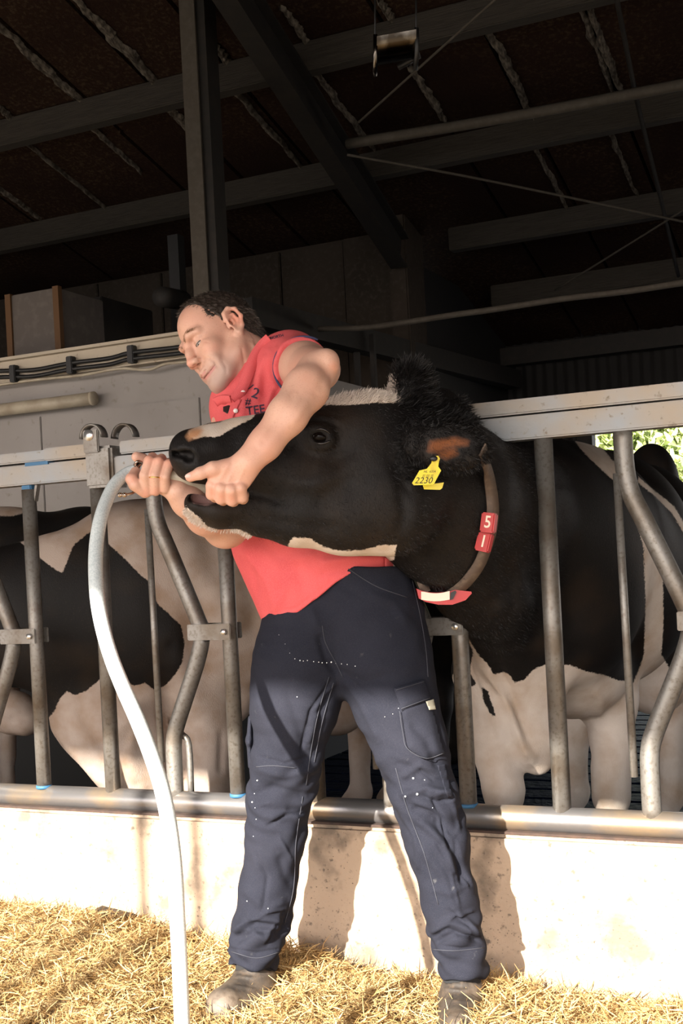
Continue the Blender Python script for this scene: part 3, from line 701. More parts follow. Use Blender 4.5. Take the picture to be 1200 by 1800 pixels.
# skull, forehead, cheek, nasal bridge
B.ell(632, 782, 2.62, 92, 84, .105, 4)
B.ell(650, 742, 2.63, 62, 46, .085, 6, k=.03)
B.chain([(600, 768, 2.60, 60), (530, 776, 2.575, 54), (470, 782, 2.555, 50), (420, 787, 2.54, 47), (380, 792, 2.53, 45)], sq=.95, k=.03)
B.chain([(372, 792, 2.525, 44), (345, 797, 2.515, 44)], sq=1.35, k=.02)
B.ell(329, 800, 2.51, 27, 36, .058, 12, k=.02)
B.ell(352, 828, 2.51, 40, 22, .055, -6, k=.015)
B.chain([(400, 815, 2.53, 40), (470, 828, 2.55, 52), (540, 845, 2.57, 72)], k=.03)
B.ell(648, 868, 2.60, 112, 104, .098, 0, k=.04)
B.chain([(690, 900, 2.62, 72), (600, 908, 2.585, 62), (520, 905, 2.565, 52), (455, 896, 2.55, 42), (415, 892, 2.545, 34)], k=.03)
B.chain([(420, 893, 2.545, 33), (385, 898, 2.535, 30), (357, 893, 2.53, 27)], sq=1.5, k=.015)
B.ell(348, 885, 2.53, 24, 22, .05, -12, k=.012)
# mouth opening and hollow of the lower lip
B.chain([(290, 858, 2.52, 3), (360, 862, 2.52, 7), (410, 866, 2.53, 6), (438, 866, 2.54, 3)], sq=9., k=.006, sub=True)
B.ell(374, 872, 2.505, 42, 14, .055, 8, k=.008, sub=True)
# cheek muscle, jaw angle, temple hollow
B.ell(700, 905, 2.62, 66, 66, .09, k=.03)
# poll tuft and far ear
B.ell(716, 690, 2.70, 34, 40, .05, 10, k=.025)
B.ell(722, 668, 2.69, 26, 26, .035, 0, k=.02)
B.chain([(735, 720, 2.80, 26), (775, 716, 2.88, 30), (808, 722, 2.94, 17)], sq=.5, k=.02)
# neck
B.chain([(700, 830, 2.66, 108), (765, 870, 2.78, 128), (850, 905, 3.04, 138), (925, 935, 3.22, 152), (1000, 950, 3.45, 168)], sq=.62, k=.05)
B.chain([(735, 770, 2.72, 50), (800, 800, 2.89, 52), (880, 822, 3.10, 52), (960, 830, 3.3, 60)], sq=.7, k=.04)
B.chain([(780, 960, 2.80, 72), (850, 1020, 3.0, 84), (900, 1090, 3.2, 86), (920, 1160, 3.27, 90)], sq=.7, k=.05)
# near ear
B.chain([(712, 776, 2.57, 32), (742, 780, 2.52, 30), (775, 788, 2.50, 36), (812, 792, 2.51, 34), (842, 794, 2.53, 18), (856, 796, 2.545, 8)], sq=.42, k=.012)
B.ell(796, 786, 2.475, 42, 20, .018, -4, k=.01, sub=True)
B.ell(760, 805, 2.47, 34, 10, .012, -14, k=.008, sub=True)
# eye socket and lids
B.ell(560, 768, 2.505, 30, 20, .02, -10, k=.02)
B.ell(561, 768, 2.482, 16, 9, .022, -8, k=.004, sub=True)
# nostril
B.ell(324, 797, 2.452, 17, 7, .022, 8, k=.006, sub=True)
B.ell(332, 803, 2.452, 11, 9, .020, 30, k=.006, sub=True)
B.ell(309, 797, 2.475, 8, 6, .02, 0, k=.006, sub=True)
# shoulders, barrel, rump
B.ell(985, 1000, 3.42, 150, 215, .27, 0, k=.06)
B.ell(1055, 1000, 3.85, 158, 208, .45, 0, k=.07)
B.ell(1118, 985, 4.45, 112, 170, .5, 0, k=.07)
B.ell(1142, 868, 4.85, 44, 88, .25, 0, k=.04)
B.ell(1178, 1000, 4.7, 70, 130, .3, -8, k=.06)
B.ell(1190, 1130, 4.6, 62, 100, .25, 0, k=.05); B.ell(1148, 1180, 4.35, 62, 76, .2, 0, k=.05)
# brisket and belly
B.chain([(890, 1150, 3.30, 82), (915, 1230, 3.30, 66), (938, 1300, 3.27, 42), (945, 1338, 3.26, 24)], sq=.8, k=.04)
B.ell(1000, 1170, 3.62, 105, 92, .25, 0, k=.05)
B.chain([(838, 1170, 3.27, 22), (880, 1250, 3.24, 22), (925, 1320, 3.24, 18)], k=.03)
# legs down to the floor (fore near, fore off, hind pair)
def zdown(x, y, dep): return P(x, y, dep)
def leg(Fd, pts, gx_, dep, rk, rh):
    """from px chain down to the floor at z=0"""
    Fd.chain(pts, k=.03); a = P(*pts[-1][:3]); t = dep / F
    kn = a.copy(); kn[2] = .40; an = a.copy(); an[2] = .10; an[:2] += gx_
    Fd.cone_w(a, kn, pts[-1][3] * t, rk, k=.02); Fd.cone_w(kn, an, rk * .8, rh * .8, k=.02); Fd.cone_w(an, (an[0] - .03, an[1] - .05, .035), rh, rh * 1.15, k=.015)
leg(B, [(845, 1180, 3.30, 52), (860, 1270, 3.28, 44), (885, 1390, 3.26, 35)], (0, 0), 3.26, .05, .05)
leg(B, [(1055, 1150, 3.66, 72), (1068, 1230, 3.62, 50), (1076, 1300, 3.60, 36), (1074, 1400, 3.6, 31)], (0, 0), 3.6, .052, .05)
leg(B, [(1180, 1130, 4.6, 55), (1180, 1230, 4.6, 28), (1176, 1330, 4.6, 20), (1180, 1400, 4.6, 21)], (0, 0), 4.6, .04, .05)
leg(B, [(1080, 1130, 4.7, 60), (1030, 1240, 4.75, 26), (1010, 1330, 4.75, 18), (1014, 1400, 4.75, 18)], (0, 0), 4.75, .04, .05)
v, f = B.mesh(.0065)
hd_near = None
# the head part is rebuilt finer below by subdividing through a second field of the same shapes
class Clip: pass
def coarse_fine(Fd, h1, h2, split_x):
    """one surface, meshed fine on the head side and coarse on the body side, welded by overlap of identical shape"""
    return None
n_ = vnormals(v, f); pr = proj(v)
v = crease(v, f, [
    ([(530, 758), (548, 750), (570, 748), (590, 756)], 4, .006), ([(528, 742), (560, 733), (600, 742)], 5, .005), ([(540, 784), (562, 790), (588, 784)], 4, .004), ([(520, 776), (500, 790)], 5, -.004),
    ([(545, 797), (575, 802), (600, 795)], 4, .0025), ([(440, 866), (470, 872), (500, 885)], 7, -.005), ([(440, 905), (520, 925), (600, 930)], 12, -.004),
    ([(690, 800), (706, 850), (712, 900), (700, 950)], 12, -.008), ([(640, 800), (600, 830), (560, 850), (500, 850)], 14, .006), ([(730, 830), (712, 845), (725, 870)], 6, -.005),
    ([(310, 790), (325, 786), (342, 792), (348, 804)], 4, .005), ([(330, 815), (350, 820), (375, 822)], 8, .002),
    ([(760, 900), (740, 950), (750, 1000)], 14, -.006), ([(850, 1060), (900, 1075), (950, 1050)], 16, .010), ([(880, 980), (900, 1020), (890, 1060)], 14, -.008), ([(856, 1030), (862, 1042)], 6, .006),
    ([(850, 1170), (885, 1220), (915, 1300), (930, 1335)], 9, .014), ([(875, 1170), (905, 1240), (930, 1310)], 9, -.010), ([(880, 1130), (860, 1080), (900, 1040)], 12, .008),
    ([(940, 1000), (950, 1080), (935, 1150)], 16, -.012), ([(990, 860), (1000, 1000), (1010, 1130)], 22, -.012), ([(820, 1160), (850, 1240), (865, 1300)], 6, -.008),
    ([(1040, 1210), (1055, 1230), (1045, 1290)], 9, .008), ([(745, 760), (790, 750), (840, 768)], 5, .004)])
pr = proj(v); px = pr[:, :2]
n_ = vnormals(v, f)
W1 = [(562, 712), (585, 697), (612, 690), (650, 680), (676, 668), (684, 652), (692, 664), (703, 690), (701, 708), (660, 708), (615, 712)]
W2 = [(328, 760), (345, 748), (385, 742), (408, 730), (455, 722), (440, 738), (410, 752), (385, 768), (362, 768), (340, 772)]
W3 = [(508, 952), (516, 944), (545, 946), (570, 962), (600, 968), (640, 966), (668, 958), (697, 958), (692, 985), (640, 992), (500, 985)]
W4 = [(822, 1120), (840, 1150), (856, 1166), (868, 1185), (885, 1180), (895, 1186), (905, 1200), (920, 1195), (938, 1176), (958, 1168), (1000, 1168), (1030, 1180), (1060, 1186), (1085, 1195), (1112, 1200), (1122, 1178), (1131, 1150),
      (1134, 1060), (1130, 960), (1112, 900), (1098, 862), (1070, 838), (1045, 815), (1020, 790), (1008, 772), (1040, 772), (1060, 790), (1100, 835), (1125, 868), (1150, 930), (1165, 1000), (1166, 1100), (1162, 1150), (1180, 1180), (1215, 1180), (1215, 1440), (1215, 1800), (700, 1800), (790, 1200)]
W5 = [(1122, 838), (1150, 862), (1185, 890), (1205, 925), (1203, 940), (1180, 902), (1150, 872), (1120, 848)]
W6 = [(330, 893), (345, 905), (365, 926), (385, 932), (420, 930), (440, 940), (445, 952), (400, 950), (340, 925), (322, 900)]
K1 = [(846, 1205), (858, 1215), (872, 1260), (862, 1258), (848, 1230)]
K2 = [(815, 1110), (832, 1145), (826, 1180), (838, 1205), (815, 1210)]
wh = np.full(len(v), -50.)
for q in (W1, W2, W4, W5): wh = np.maximum(wh, poly_sd(px, q))
head = pr[:, 2] < 2.95
for q in (W3, W6): wh = np.maximum(wh, np.where(head, poly_sd(px, q), -50))
for q in (K1, K2): wh = np.minimum(wh, -poly_sd(px, q) + 1)
W1m = (poly_sd(px, [(540, 640), (760, 640), (760, 730), (540, 730)]) > 0)
br = np.maximum(poly_sd(px, [(752, 772), (800, 764), (828, 772), (826, 786), (790, 792), (770, 800), (745, 798)]), poly_sd(px, [(765, 790), (800, 782), (812, 800), (785, 812), (768, 806)]))
br = np.where(pr[:, 2] < 2.56, br, -20)
pk = np.where(pr[:, 2] < 2.57, poly_sd(px, [(340, 862), (396, 858), (410, 868), (392, 882), (362, 890), (338, 886), (333, 874)]), -20)
tn = np.where(pr[:, 2] < 2.7, poly_sd(px, [(322, 768), (332, 752), (352, 748), (362, 756), (350, 772), (330, 778)]), -20)
black_cow = empty('cow', P(1010, 1560, 3.7) * [1, 1, 0], 'black and white cow with its neck through the fence and its mouth held open', 'cow', 'dairy cows')
npmesh('body', v, f, M_cow, black_cow, attrs={'white': wh, 'brown': br, 'pink': pk, 'tan': tn})
tr_cow = bvh(v, f)
# eye
def ico(c, r_, R=np.eye(3)):
    bm = bmesh.new(); bmesh.ops.create_uvsphere(bm, u_segments=24, v_segments=16, radius=1)
    for q in bm.verts: q.co = Vector(R @ (np.array(q.co) * r_) + c)
    return bm
eo = bmobj('eye', ico(P(561, 768, 2.508), np.array([.0215, .0150, .0195]), rotz_img(-8)), M_eye, black_cow, smooth=True); eo['label'] = 'glossy dark eye'
sc_ = bmobj('eye_white', ico(P(549, 762, 2.504), np.array([.004, .0022, .010]), rotz_img(30)), mat('sclera', (.45, .25, .22), .2), eo, smooth=True)
lid = [P(x, y, d_) for x, y, d_ in ((541, 764, 2.503), (549, 757, 2.494), (561, 754, 2.489), (573, 757, 2.490), (583, 768, 2.498), (577, 776, 2.492), (563, 780, 2.490), (549, 775, 2.496), (541, 764, 2.503))]
tubeobj('eyelid', spline(lid, 5), .0026, M_eyerim, eo, 8)
# fur tufts
M_fur = mat('black_fur', (.007, .006, .006), .5, spec=.3); M_wfur = mat('white_fur', (.6, .52, .45), .7)
def fur_on(name, v_, n_, mask, cnt, ln, wd, comb, m_, parent, lay=.45):
    idx = np.flatnonzero(mask); 
    if len(idx) == 0: return
    k = RNG.choice(idx, cnt); b = v_[k] + RNG.normal(size=(cnt, 3)) * .002
    d_ = n_[k] * lay + np.array(comb) * (1 - lay) + RNG.normal(size=(cnt, 3)) * .22
    o = blades(name, b, d_, RNG.uniform(.5, 1.1, cnt) * ln, wd, m_, parent, .4); tag(o, kind='stuff'); return o
near = pr[:, 2] < 2.98
fur_on('poll_hair', v, n_, (poly_sd(px, [(694, 640), (760, 640), (760, 720), (694, 712)]) > 0) & near, 4500, .030, .0011, IR * .6 + IU * .5, M_fur, black_cow, .6)
fur_on('ear_hair', v, n_, (poly_sd(px, [(735, 700), (838, 700), (838, 745), (735, 745)]) > 0) & near, 2500, .022, .001, IR * .5 - IU * .3, M_fur, black_cow, .6)
fur_on('ear_hair', v, n_, (poly_sd(px, [(690, 745), (880, 745), (880, 845), (690, 845)]) > 0) & (pr[:, 2] < 2.6) & (br < -2), 6000, .013, .0008, IR * .5 - IU * .5, M_fur, black_cow, .45)
fur_on('forelock', v, n_, (wh > 0) & (poly_sd(px, [(560, 640), (712, 640), (712, 715), (560, 715)]) > 0), 5000, .014, .0009, IR * .8 + IU * .3, M_wfur, black_cow, .35)
fur_on('chin_hair', v, n_, (wh > -1) & (poly_sd(px, [(315, 885), (450, 885), (450, 960), (315, 960)]) > 0) & head, 1800, .009, .0007, -IR * .5 - IU * .5, M_wfur, black_cow, .5)
# whiskers and fine hair of the coat catching the light
fur_on('coat_hair', v, n_, (wh < -4) & (pr[:, 0] < 1000) & (pr[:, 2] < 3.1) & (pr[:, 0] > 400) & ((n_ @ DV) < -.1), 30000, .008, .0005, IR * .8 - IU * .5, M_fur, black_cow, .18)

# ear tags
M_tag = mat('yellow_plastic', (.72, .58, .02), .4, 0, .5, noise=(30, (.50, .36, .02), .55, .75))
M_ink = mat('tag_ink', (.03, .025, .01), .6)
def plate(name, pts, dep_fn, th, m_, parent, bevel=.0008):
    bm = bmesh.new(); top = [bm.verts.new(tuple(P(x, y, dep_fn(x, y)))) for x, y in pts]; bot = [bm.verts.new(tuple(P(x, y, dep_fn(x, y)) + DV * th)) for x, y in pts]; n = len(pts)
    bm.faces.new(top); bm.faces.new(bot[::-1])
    for i in range(n): bm.faces.new((top[i], bot[i], bot[(i + 1) % n], top[(i + 1) % n]))
    bmesh.ops.recalc_face_normals(bm, faces=bm.faces[:]); return bmobj(name, bm, m_, parent)
tg = plate('ear_tag', [(724, 849), (737, 827), (750, 824), (758, 814), (759, 806), (763, 802), (770, 801), (773, 806), (771, 813), (770, 820), (775, 827), (763, 850), (760, 852), (727, 853)], lambda x, y: 2.458 + (x - 750) * .0002, .002, M_tag, black_cow); tg['label'] = 'yellow ear tag'
tg2 = plate('ear_tag', [(743, 853), (780, 848), (777, 858), (773, 861), (745, 860)], lambda x, y: 2.50, .002, M_tag, black_cow); tg2['label'] = 'second yellow tag behind the ear'
def text_plane(name, s_, cx, cy, size, ang, dep_fn, m_, parent, shear=0, bold=0, sx=1.):
    v_, f_ = text_pts(s_, size, bold); v_ = v_ * [sx, 1]; v_[:, 0] += shear * v_[:, 1]; a = math.radians(ang)
    X = cx + v_[:, 0] * math.cos(a) + v_[:, 1] * math.sin(a); Y = cy + v_[:, 0] * math.sin(a) - v_[:, 1] * math.cos(a)
    return npmesh(name, np.array([P(x, y, dep_fn(x, y)) for x, y in zip(X, Y)]), f_, m_, parent, smooth=False)
tf = lambda x, y: 2.4572 + (x - 750) * .0002
text_plane('tag_number', '2230', 745, 845, 15.5, 0, tf, M_ink, tg, shear=.35, sx=1.0)
text_plane('tag_number', 'NL  6334', 755, 829, 5.5, 0, tf, M_ink, tg, shear=.35); text_plane('tag_number', '||| |||| |||', 752, 836, 6, 0, tf, M_ink, tg, shear=.35)
bmobj('tag_pin', ico(P(762, 806, 2.452), np.array([.008, .006, .005]), R_IMG), M_black, tg, smooth=True)

# collar: strap, number blocks, transponder
col = empty('collar', P(845, 930, 2.78), 'worn brown neck strap with red number blocks 5 and 1 on the cow', 'collar')
M_strap = mat('worn_strap', (.085, .058, .042), .75, 0, noise=(60, (.14, .10, .07), .5, .75), bump=(200, .3, .001))
M_redp = mat('red_plastic', (.42, .022, .022), .4, 0, noise=(18, (.22, .03, .02), .55, .75)); M_num = mat('cream_digit', (.72, .64, .52), .6)
cpts = []; last = 2.72
for x, y in ((846, 790), (851, 808), (856, 830), (862, 862), (865, 895), (862, 930), (853, 962), (842, 990), (825, 1015), (806, 1034), (790, 1046)):
    h, nn = onto(tr_cow, x, y); dd = (h - CAM) @ DV if h is not None else last
    cpts.append((x, y, dd)); last = dd
cp = np.array(cpts); cp[:, 2] = np.convolve(np.pad(cp[:, 2], 1, 'edge'), [.25, .5, .25], 'valid') - .012; cps = spline(cp, 5)
cw3 = np.array([P(*q) for q in cps]); sd_ = np.tile(-DV * .8 + IR * .35, (len(cw3), 1))
strip_obj('strap', cw3, sd_, .030, .004, M_strap, col)
bk = [(748, 1040, cp[-1, 2] - .0), (741, 1024, cp[-1, 2] - .01), (736, 1006, cp[-1, 2] + .02), (742, 985, cp[-1, 2] + .08)]
bw3 = np.array([P(*q) for q in spline(bk, 4)]); strip_obj('strap', bw3, np.tile(-DV, (len(bw3), 1)), .022, .004, M_strap, col)
def block(cx, cy_, w, h_, ang, dep, yaw, digit):
    a = math.radians(ang); R = rotz_img(-ang) @ np.array([[math.cos(yaw), 0, math.sin(yaw)], [0, 1, 0], [-math.sin(yaw), 0, math.cos(yaw)]]); t = dep / F
    M_ = Matrix(((*R[0], 0), (*R[1], 0), (*R[2], 0), (0, 0, 0, 1))); M_.translation = P(cx, cy_, dep)
    bm = bmesh.new(); bbox(bm, (-w * t / 2, -h_ * t / 2, -.011), (w * t / 2, h_ * t / 2, .011), M_); o = bmobj('number_block', bm, M_redp, col, bevel=.003)
    v_, f_ = text_pts(digit, 30 * t, .0005); v_ = np.c_[v_[:, 0] * .9, v_[:, 1], np.full(len(v_), -.0118)]; v_[:, 0] += .05 * w * t
    npmesh('digit', v_ @ R.T + P(cx, cy_, dep), f_, M_num, o, smooth=False); return o
dA = onto(tr_cow, 858, 918); dB = onto(tr_cow, 853, 955)
d1 = (dA[0] - CAM) @ DV - .022; d2 = (dB[0] - CAM) @ DV - .022
block(859, 919, 26, 35, 7, d1, .5, '5'); block(851, 953, 26, 34, 13, d2, .5, '1')
# transponder hanging below the throat
td = cp[-1, 2] - .035
def arcp(x0, x1, y0, sag, n=9): return [(x0 + (x1 - x0) * i / n, y0 + sag * math.sin(math.pi * i / n)) for i in range(n + 1)]
up_ = arcp(734, 800, 1037, 5); lw_ = arcp(738, 800, 1054, 9)
tt = empty('transponder', P(780, 1048, td), 'red and cream transponder box hanging at the cow throat', 'transponder')
pl = plate('casing', [(732, 1035)] + up_[1:] + [(828, 1040), (829, 1043), (818, 1055), (795, 1063), (770, 1063), (748, 1058), (736, 1052)], lambda x, y: td + .01, .045, M_redp, tt)
plate('white_face', [(740, 1040)] + arcp(740, 790, 1039, 4)[1:] + arcp(740, 790, 1054, 3)[::-1], lambda x, y: td + .006, .01, M_num, pl)
plate('end_loop', [(792, 1042), (800, 1038), (802, 1041), (796, 1053), (791, 1055)], lambda x, y: td + .004, .012, M_black, pl)

# ================================================================ THE OTHER COWS
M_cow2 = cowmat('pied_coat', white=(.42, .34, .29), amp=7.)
def cow(label, shapes, whites, base, h=.014, folds=(), blacks=(), hooves=(), m_=None, invert=False):
    Fd = Field(); shapes(Fd); v, f = Fd.mesh(h)
    if folds: v = crease(v, f, folds)
    px = proj(v)[:, :2]; wh = np.full(len(v), -50.)
    for q in whites: wh = np.maximum(wh, poly_sd(px, q))
    for q in blacks: wh = np.minimum(wh, -poly_sd(px, q))
    t = empty('cow', base, label, 'cow', 'dairy cows')
    npmesh('body', v, f, m_ or M_cow2, t, attrs={'white': wh, 'brown': np.full(len(v), -20.), 'pink': np.full(len(v), -20.), 'tan': np.full(len(v), -20.)}); return t, v, f
def sh(Fd):
    Fd.ell(330, 1065, 4.05, 215, 198, .26, 0, k=.06); Fd.ell(240, 1062, 3.95, 150, 178, .22, 0, k=.06)
    Fd.ell(500, 1070, 4.45, 190, 175, .28, 0, k=.07); Fd.ell(610, 1060, 4.9, 120, 160, .28, 0, k=.06)
    Fd.chain([(230, 1060, 3.92, 165), (120, 1075, 3.85, 132), (0, 1085, 3.86, 112), (-70, 1110, 3.93, 95)], sq=.5, k=.06)
    Fd.chain([(-60, 1110, 3.93, 85), (-150, 1130, 4.02, 80), (-230, 1190, 4.08, 45)], sq=.6, k=.05)
    Fd.chain([(120, 1170, 3.86, 68), (180, 1260, 3.88, 78), (235, 1330, 3.92, 72), (265, 1390, 3.95, 60)], sq=.6, k=.05)
    Fd.ell(425, 1222, 4.0, 24, 48, .07, -10, k=.03)
    Fd.ell(590, 1225, 4.75, 62, 68, .14, 0, k=.04)
    leg(Fd, [(352, 1200, 3.98, 72), (366, 1290, 3.96, 48), (370, 1390, 3.95, 36)], (0, 0), 3.95, .05, .052)
    leg(Fd, [(300, 1230, 4.2, 60), (300, 1340, 4.2, 40), (300, 1400, 4.2, 34)], (0, 0), 4.2, .05, .052)
    leg(Fd, [(640, 1150, 4.9, 60), (632, 1250, 4.95, 26), (634, 1330, 4.95, 15), (634, 1400, 4.95, 14)], (0, 0), 4.95, .036, .05)
    leg(Fd, [(690, 1120, 5.1, 50), (700, 1250, 5.1, 26), (704, 1400, 5.1, 18)], (0, 0), 5.1, .036, .05)
KP = [(-300, 880), (20, 940), (50, 965), (75, 985), (95, 1000), (110, 1008), (128, 960), (142, 948), (158, 935), (175, 942), (200, 965), (225, 988), (245, 1010), (262, 1022), (275, 1060), (292, 1075), (318, 1100), (324, 1130), (320, 1165), (308, 1185), (290, 1205),
      (270, 1212), (255, 1200), (235, 1205), (200, 1190), (178, 1192), (150, 1215), (130, 1222), (118, 1214), (105, 1228), (95, 1250), (85, 1262), (70, 1262), (40, 1225), (10, 1200), (-20, 1190), (-300, 1300)]
KP = [(x, y) for x, y in KP]
big = [(-400, 700), (900, 700), (900, 1900), (-400, 1900)]
pied, v2, f2 = cow('pale cow with a large black shoulder patch standing behind the fence at left', sh, [big], P(400, 1560, 4.3) * [1, 1, 0], .011, blacks=[KP, [(600, 1090), (760, 1000), (760, 1180), (660, 1190)]],
    folds=[([(210, 1290), (235, 1250), (228, 1330), (240, 1380)], 16, .014), ([(300, 1130), (330, 1200), (345, 1270)], 22, .018), ([(285, 1200), (300, 1290), (300, 1380)], 14, -.016), ([(355, 1010), (340, 1100), (350, 1170)], 22, -.012),
           ([(390, 1290), (388, 1360)], 6, -.01), ([(300, 900), (350, 1000), (420, 1120)], 26, .012), ([(430, 950), (450, 1050), (440, 1150)], 24, -.014), ([(130, 1240), (190, 1330)], 10, -.008), ([(80, 1265), (180, 1380)], 7, .008)])
def sh(Fd):
    Fd.ell(10, 1040, 5.15, 170, 150, .22, 0, k=.06); Fd.ell(150, 1030, 5.2, 130, 140, .22, 0, k=.06); Fd.chain([(-100, 1040, 5.1, 90), (-200, 1080, 5.0, 60), (-260, 1130, 4.95, 36)], sq=.5, k=.05)
    for x, d_ in ((-40, 5.1), (10, 5.2), (200, 5.2), (240, 5.3)): leg(Fd, [(x, 1120, d_, 36), (x, 1230, d_, 22), (x, 1330, d_, 16)], (0, 0), d_, .038, .05)
cow('dark backed cow standing behind the pale cow at far left', sh, [[(-60, 860), (40, 880), (42, 902), (20, 908), (-60, 905)], [(-300, 1130), (400, 1130), (400, 1900), (-300, 1900)]], P(70, 1450, 5.2) * [1, 1, 0], .018)
def sh(Fd):
    Fd.ell(-30, 1215, 4.9, 62, 48, .10, 0, k=.04); Fd.chain([(-30, 1225, 4.9, 42), (20, 1255, 4.85, 33), (45, 1264, 4.82, 30)], k=.03); Fd.ell(30, 1240, 4.83, 30, 24, .07, k=.03)
    Fd.chain([(-60, 1180, 4.95, 55), (-160, 1120, 4.95, 80), (-300, 1060, 5.0, 120)], sq=.7, k=.05); Fd.ell(-420, 1040, 5.1, 170, 140, .22, k=.06)
    for x, d_ in ((-330, 5.0), (-360, 5.1), (-520, 5.1)): leg(Fd, [(x, 1120, d_, 36), (x, 1230, d_, 22), (x, 1330, d_, 16)], (0, 0), d_, .038, .05)
cow('grey muzzled cow with lowered head at the left edge', sh, [big], P(-400, 1450, 5.5) * [1, 1, 0], .014, folds=[([(15, 1262), (50, 1268)], 4, -.01)], blacks=[[(-300, 1000), (-80, 1000), (-60, 1300), (-300, 1300)]])
def sh(Fd):
    Fd.ell(760, 1060, 5.6, 120, 150, .3, 0, k=.06); Fd.ell(830, 1060, 6.1, 120, 140, .3, 0, k=.06); Fd.chain([(720, 1000, 5.5, 80), (690, 960, 5.3, 50), (670, 990, 5.15, 30)], sq=.7, k=.05)
    for x, d_ in ((715, 5.5), (770, 5.5), (860, 6.0), (800, 6.1)): leg(Fd, [(x, 1140, d_, 38), (x, 1240, d_, 24), (x, 1330, d_, 17)], (0, 0), d_, .038, .05)
cow('dark cow standing deep in the barn behind the man', sh, [], P(790, 1450, 5.9) * [1, 1, 0], .018)

# ================================================================ THE MAN
M_skin = mat('skin', (.60, .355, .265), .48, 0, .4, noise=[(14, (.57, .30, .22), .4, .7), (300, (.52, .29, .21), .55, .75, 3)], bump=(330, .18, .0012))
M_skin.node_tree.nodes['Principled BSDF'].inputs['Subsurface Weight'].default_value = .06
M_skin.node_tree.nodes['Principled BSDF'].inputs['Subsurface Radius'].default_value = (.02, .008, .004)
attr_layer(M_skin, 'lip', (.50, .19, .17), 0, 3)
attr_layer(M_skin, 'stubble', (.42, .285, .24), 0, 60, 600, 8)
attr_layer(M_skin, 'dark', (.20, .06, .05), 0, 1.5)
attr_layer(M_skin, 'red', (.62, .25, .17), 0, 25, 60, 6)
M_hair = mat('brown_hair', (.030, .021, .016), .55, spec=.3, noise=(60, (.06, .045, .036), .45, .7))
M_shirt = mat('coral_shirt', (.60, .095, .10), .85, 0, .2, noise=[(6, (.52, .072, .082), .5, .65), (900, (.64, .125, .13), .5, .6, 2)], bump=(700, .25, .0008))
M_navy = mat('navy_trim', (.03, .035, .09), .8); M_print = mat('navy_print', (.035, .022, .045), .8)
M_jean = mat('navy_canvas', (.0140, .0152, .023), .95, 0, .08, noise=[(7, (.019, .020, .029), .4, .7), (1100, (.028, .029, .038), .5, .65, 2), (38, (.055, .055, .06), .70, .8, 3)], bump=(900, .35, .0008))
M_stitch = mat('stitching', (.032, .034, .046), .8); M_paint = mat('paint_speck', (.62, .62, .62), .7)
M_boot = mat('clog_rubber', (.035, .028, .023), .6, 0, .5, noise=[(9, (.13, .10, .075), .45, .62, 6), (60, (.07, .05, .035), .5, .7)], bump=(80, .4, .003))
M_sock = mat('sock', (.012, .012, .013), .95, bump=(500, .6, .002)); M_gold = mat('gold', (.75, .48, .17), .22, 1)

man = empty('person', P(620, 1790, 2.83) * [1, 1, 0], 'man in a coral polo shirt and navy work trousers holding the cow mouth open', 'person')
HR = R_IMG[:, [0, 2, 1]] @ np.array([[-.3533, -.7619, -.5429], [.8337, -.5197, .1867], [-.4243, -.3867, .8188]])
HD = 2.87; HO = P(391, 599, HD); HS = .925
H = Field(); H.xf = (HR, HO, HS)
# head, local axes: x his right, y forward, z up (metres)
H.ell_w((0, -.020, .045), (.074, .093, .083), k=.02)
H.ell_w((0, .032, .058), (.064, .060, .060), k=.025)
H.ell_w((0, .036, .0), (.062, .056, .075), k=.025)
H.ell_w((0, .045, -.055), (.048, .045, .050), k=.025)
for s in (-1, 1):
    H.lchain([(s * .060, -.005, -.035, .017), (s * .054, .015, -.068, .017), (s * .030, .065, -.098, .017), (s * .012, .080, -.108, .016)], k=.025)
    H.ell_w((s * .042, .067, -.026), (.023, .023, .022), k=.02)
    H.ell_w((s * .034, .074, -.060), (.018, .018, .022), k=.015)
    H.lchain([(s * .010, .096, .024, .008), (s * .028, .094, .030, .009), (s * .048, .078, .026, .008)], k=.014)
    H.ell_w((s * .033, .099, .006), (.017, .014, .011), k=.012, sub=True)
    H.ell_w((s * .031, .0780, .0085), (.0160, .0145, .0105), k=.005); H.ell_w((s * .031, .0770, -.0075), (.0150, .0130, .0062), k=.005)
H.ell_w((0, .080, -.104), (.020, .018, .016), k=.02)
H.ell_w((0, .078, -.068), (.032, .026, .028), k=.02)
H.lchain([(0, .097, .018, .0085), (0, .106, -.005, .009), (0, .115, -.026, .0100)], k=.012)
H.ell_w((0, .115, -.030), (.0115, .0120, .0105), k=.008)
for s in (-1, 1):
    H.ell_w((s * .013, .108, -.034), (.0085, .012, .0085), k=.006)
    H.ell_w((s * .0065, .113, -.0425), (.0042, .007, .005), k=.003, sub=True)
# mouth: slightly smiling lips
H.lchain([(-.034, .080, -.063, .003), (-.016, .0985, -.0655, .0055), (0, .105, -.065, .006), (.016, .0985, -.0655, .0055), (.034, .080, -.063, .003)], k=.006)
H.lchain([(-.028, .085, -.070, .003), (-.012, .0985, -.0755, .0062), (0, .1025, -.0765, .0068), (.012, .0985, -.0755, .0062), (.028, .085, -.070, .003)], k=.006)
H.lchain([(-.037, .085, -.064, .0014), (-.014, .1055, -.0705, .0017), (0, .1115, -.0705, .0017), (.014, .1055, -.0705, .0017), (.037, .085, -.064, .0014)], k=.003, sub=True)
H.lchain([(-.012, .108, -.087, .004), (.012, .108, -.087, .004)], k=.012, sub=True)
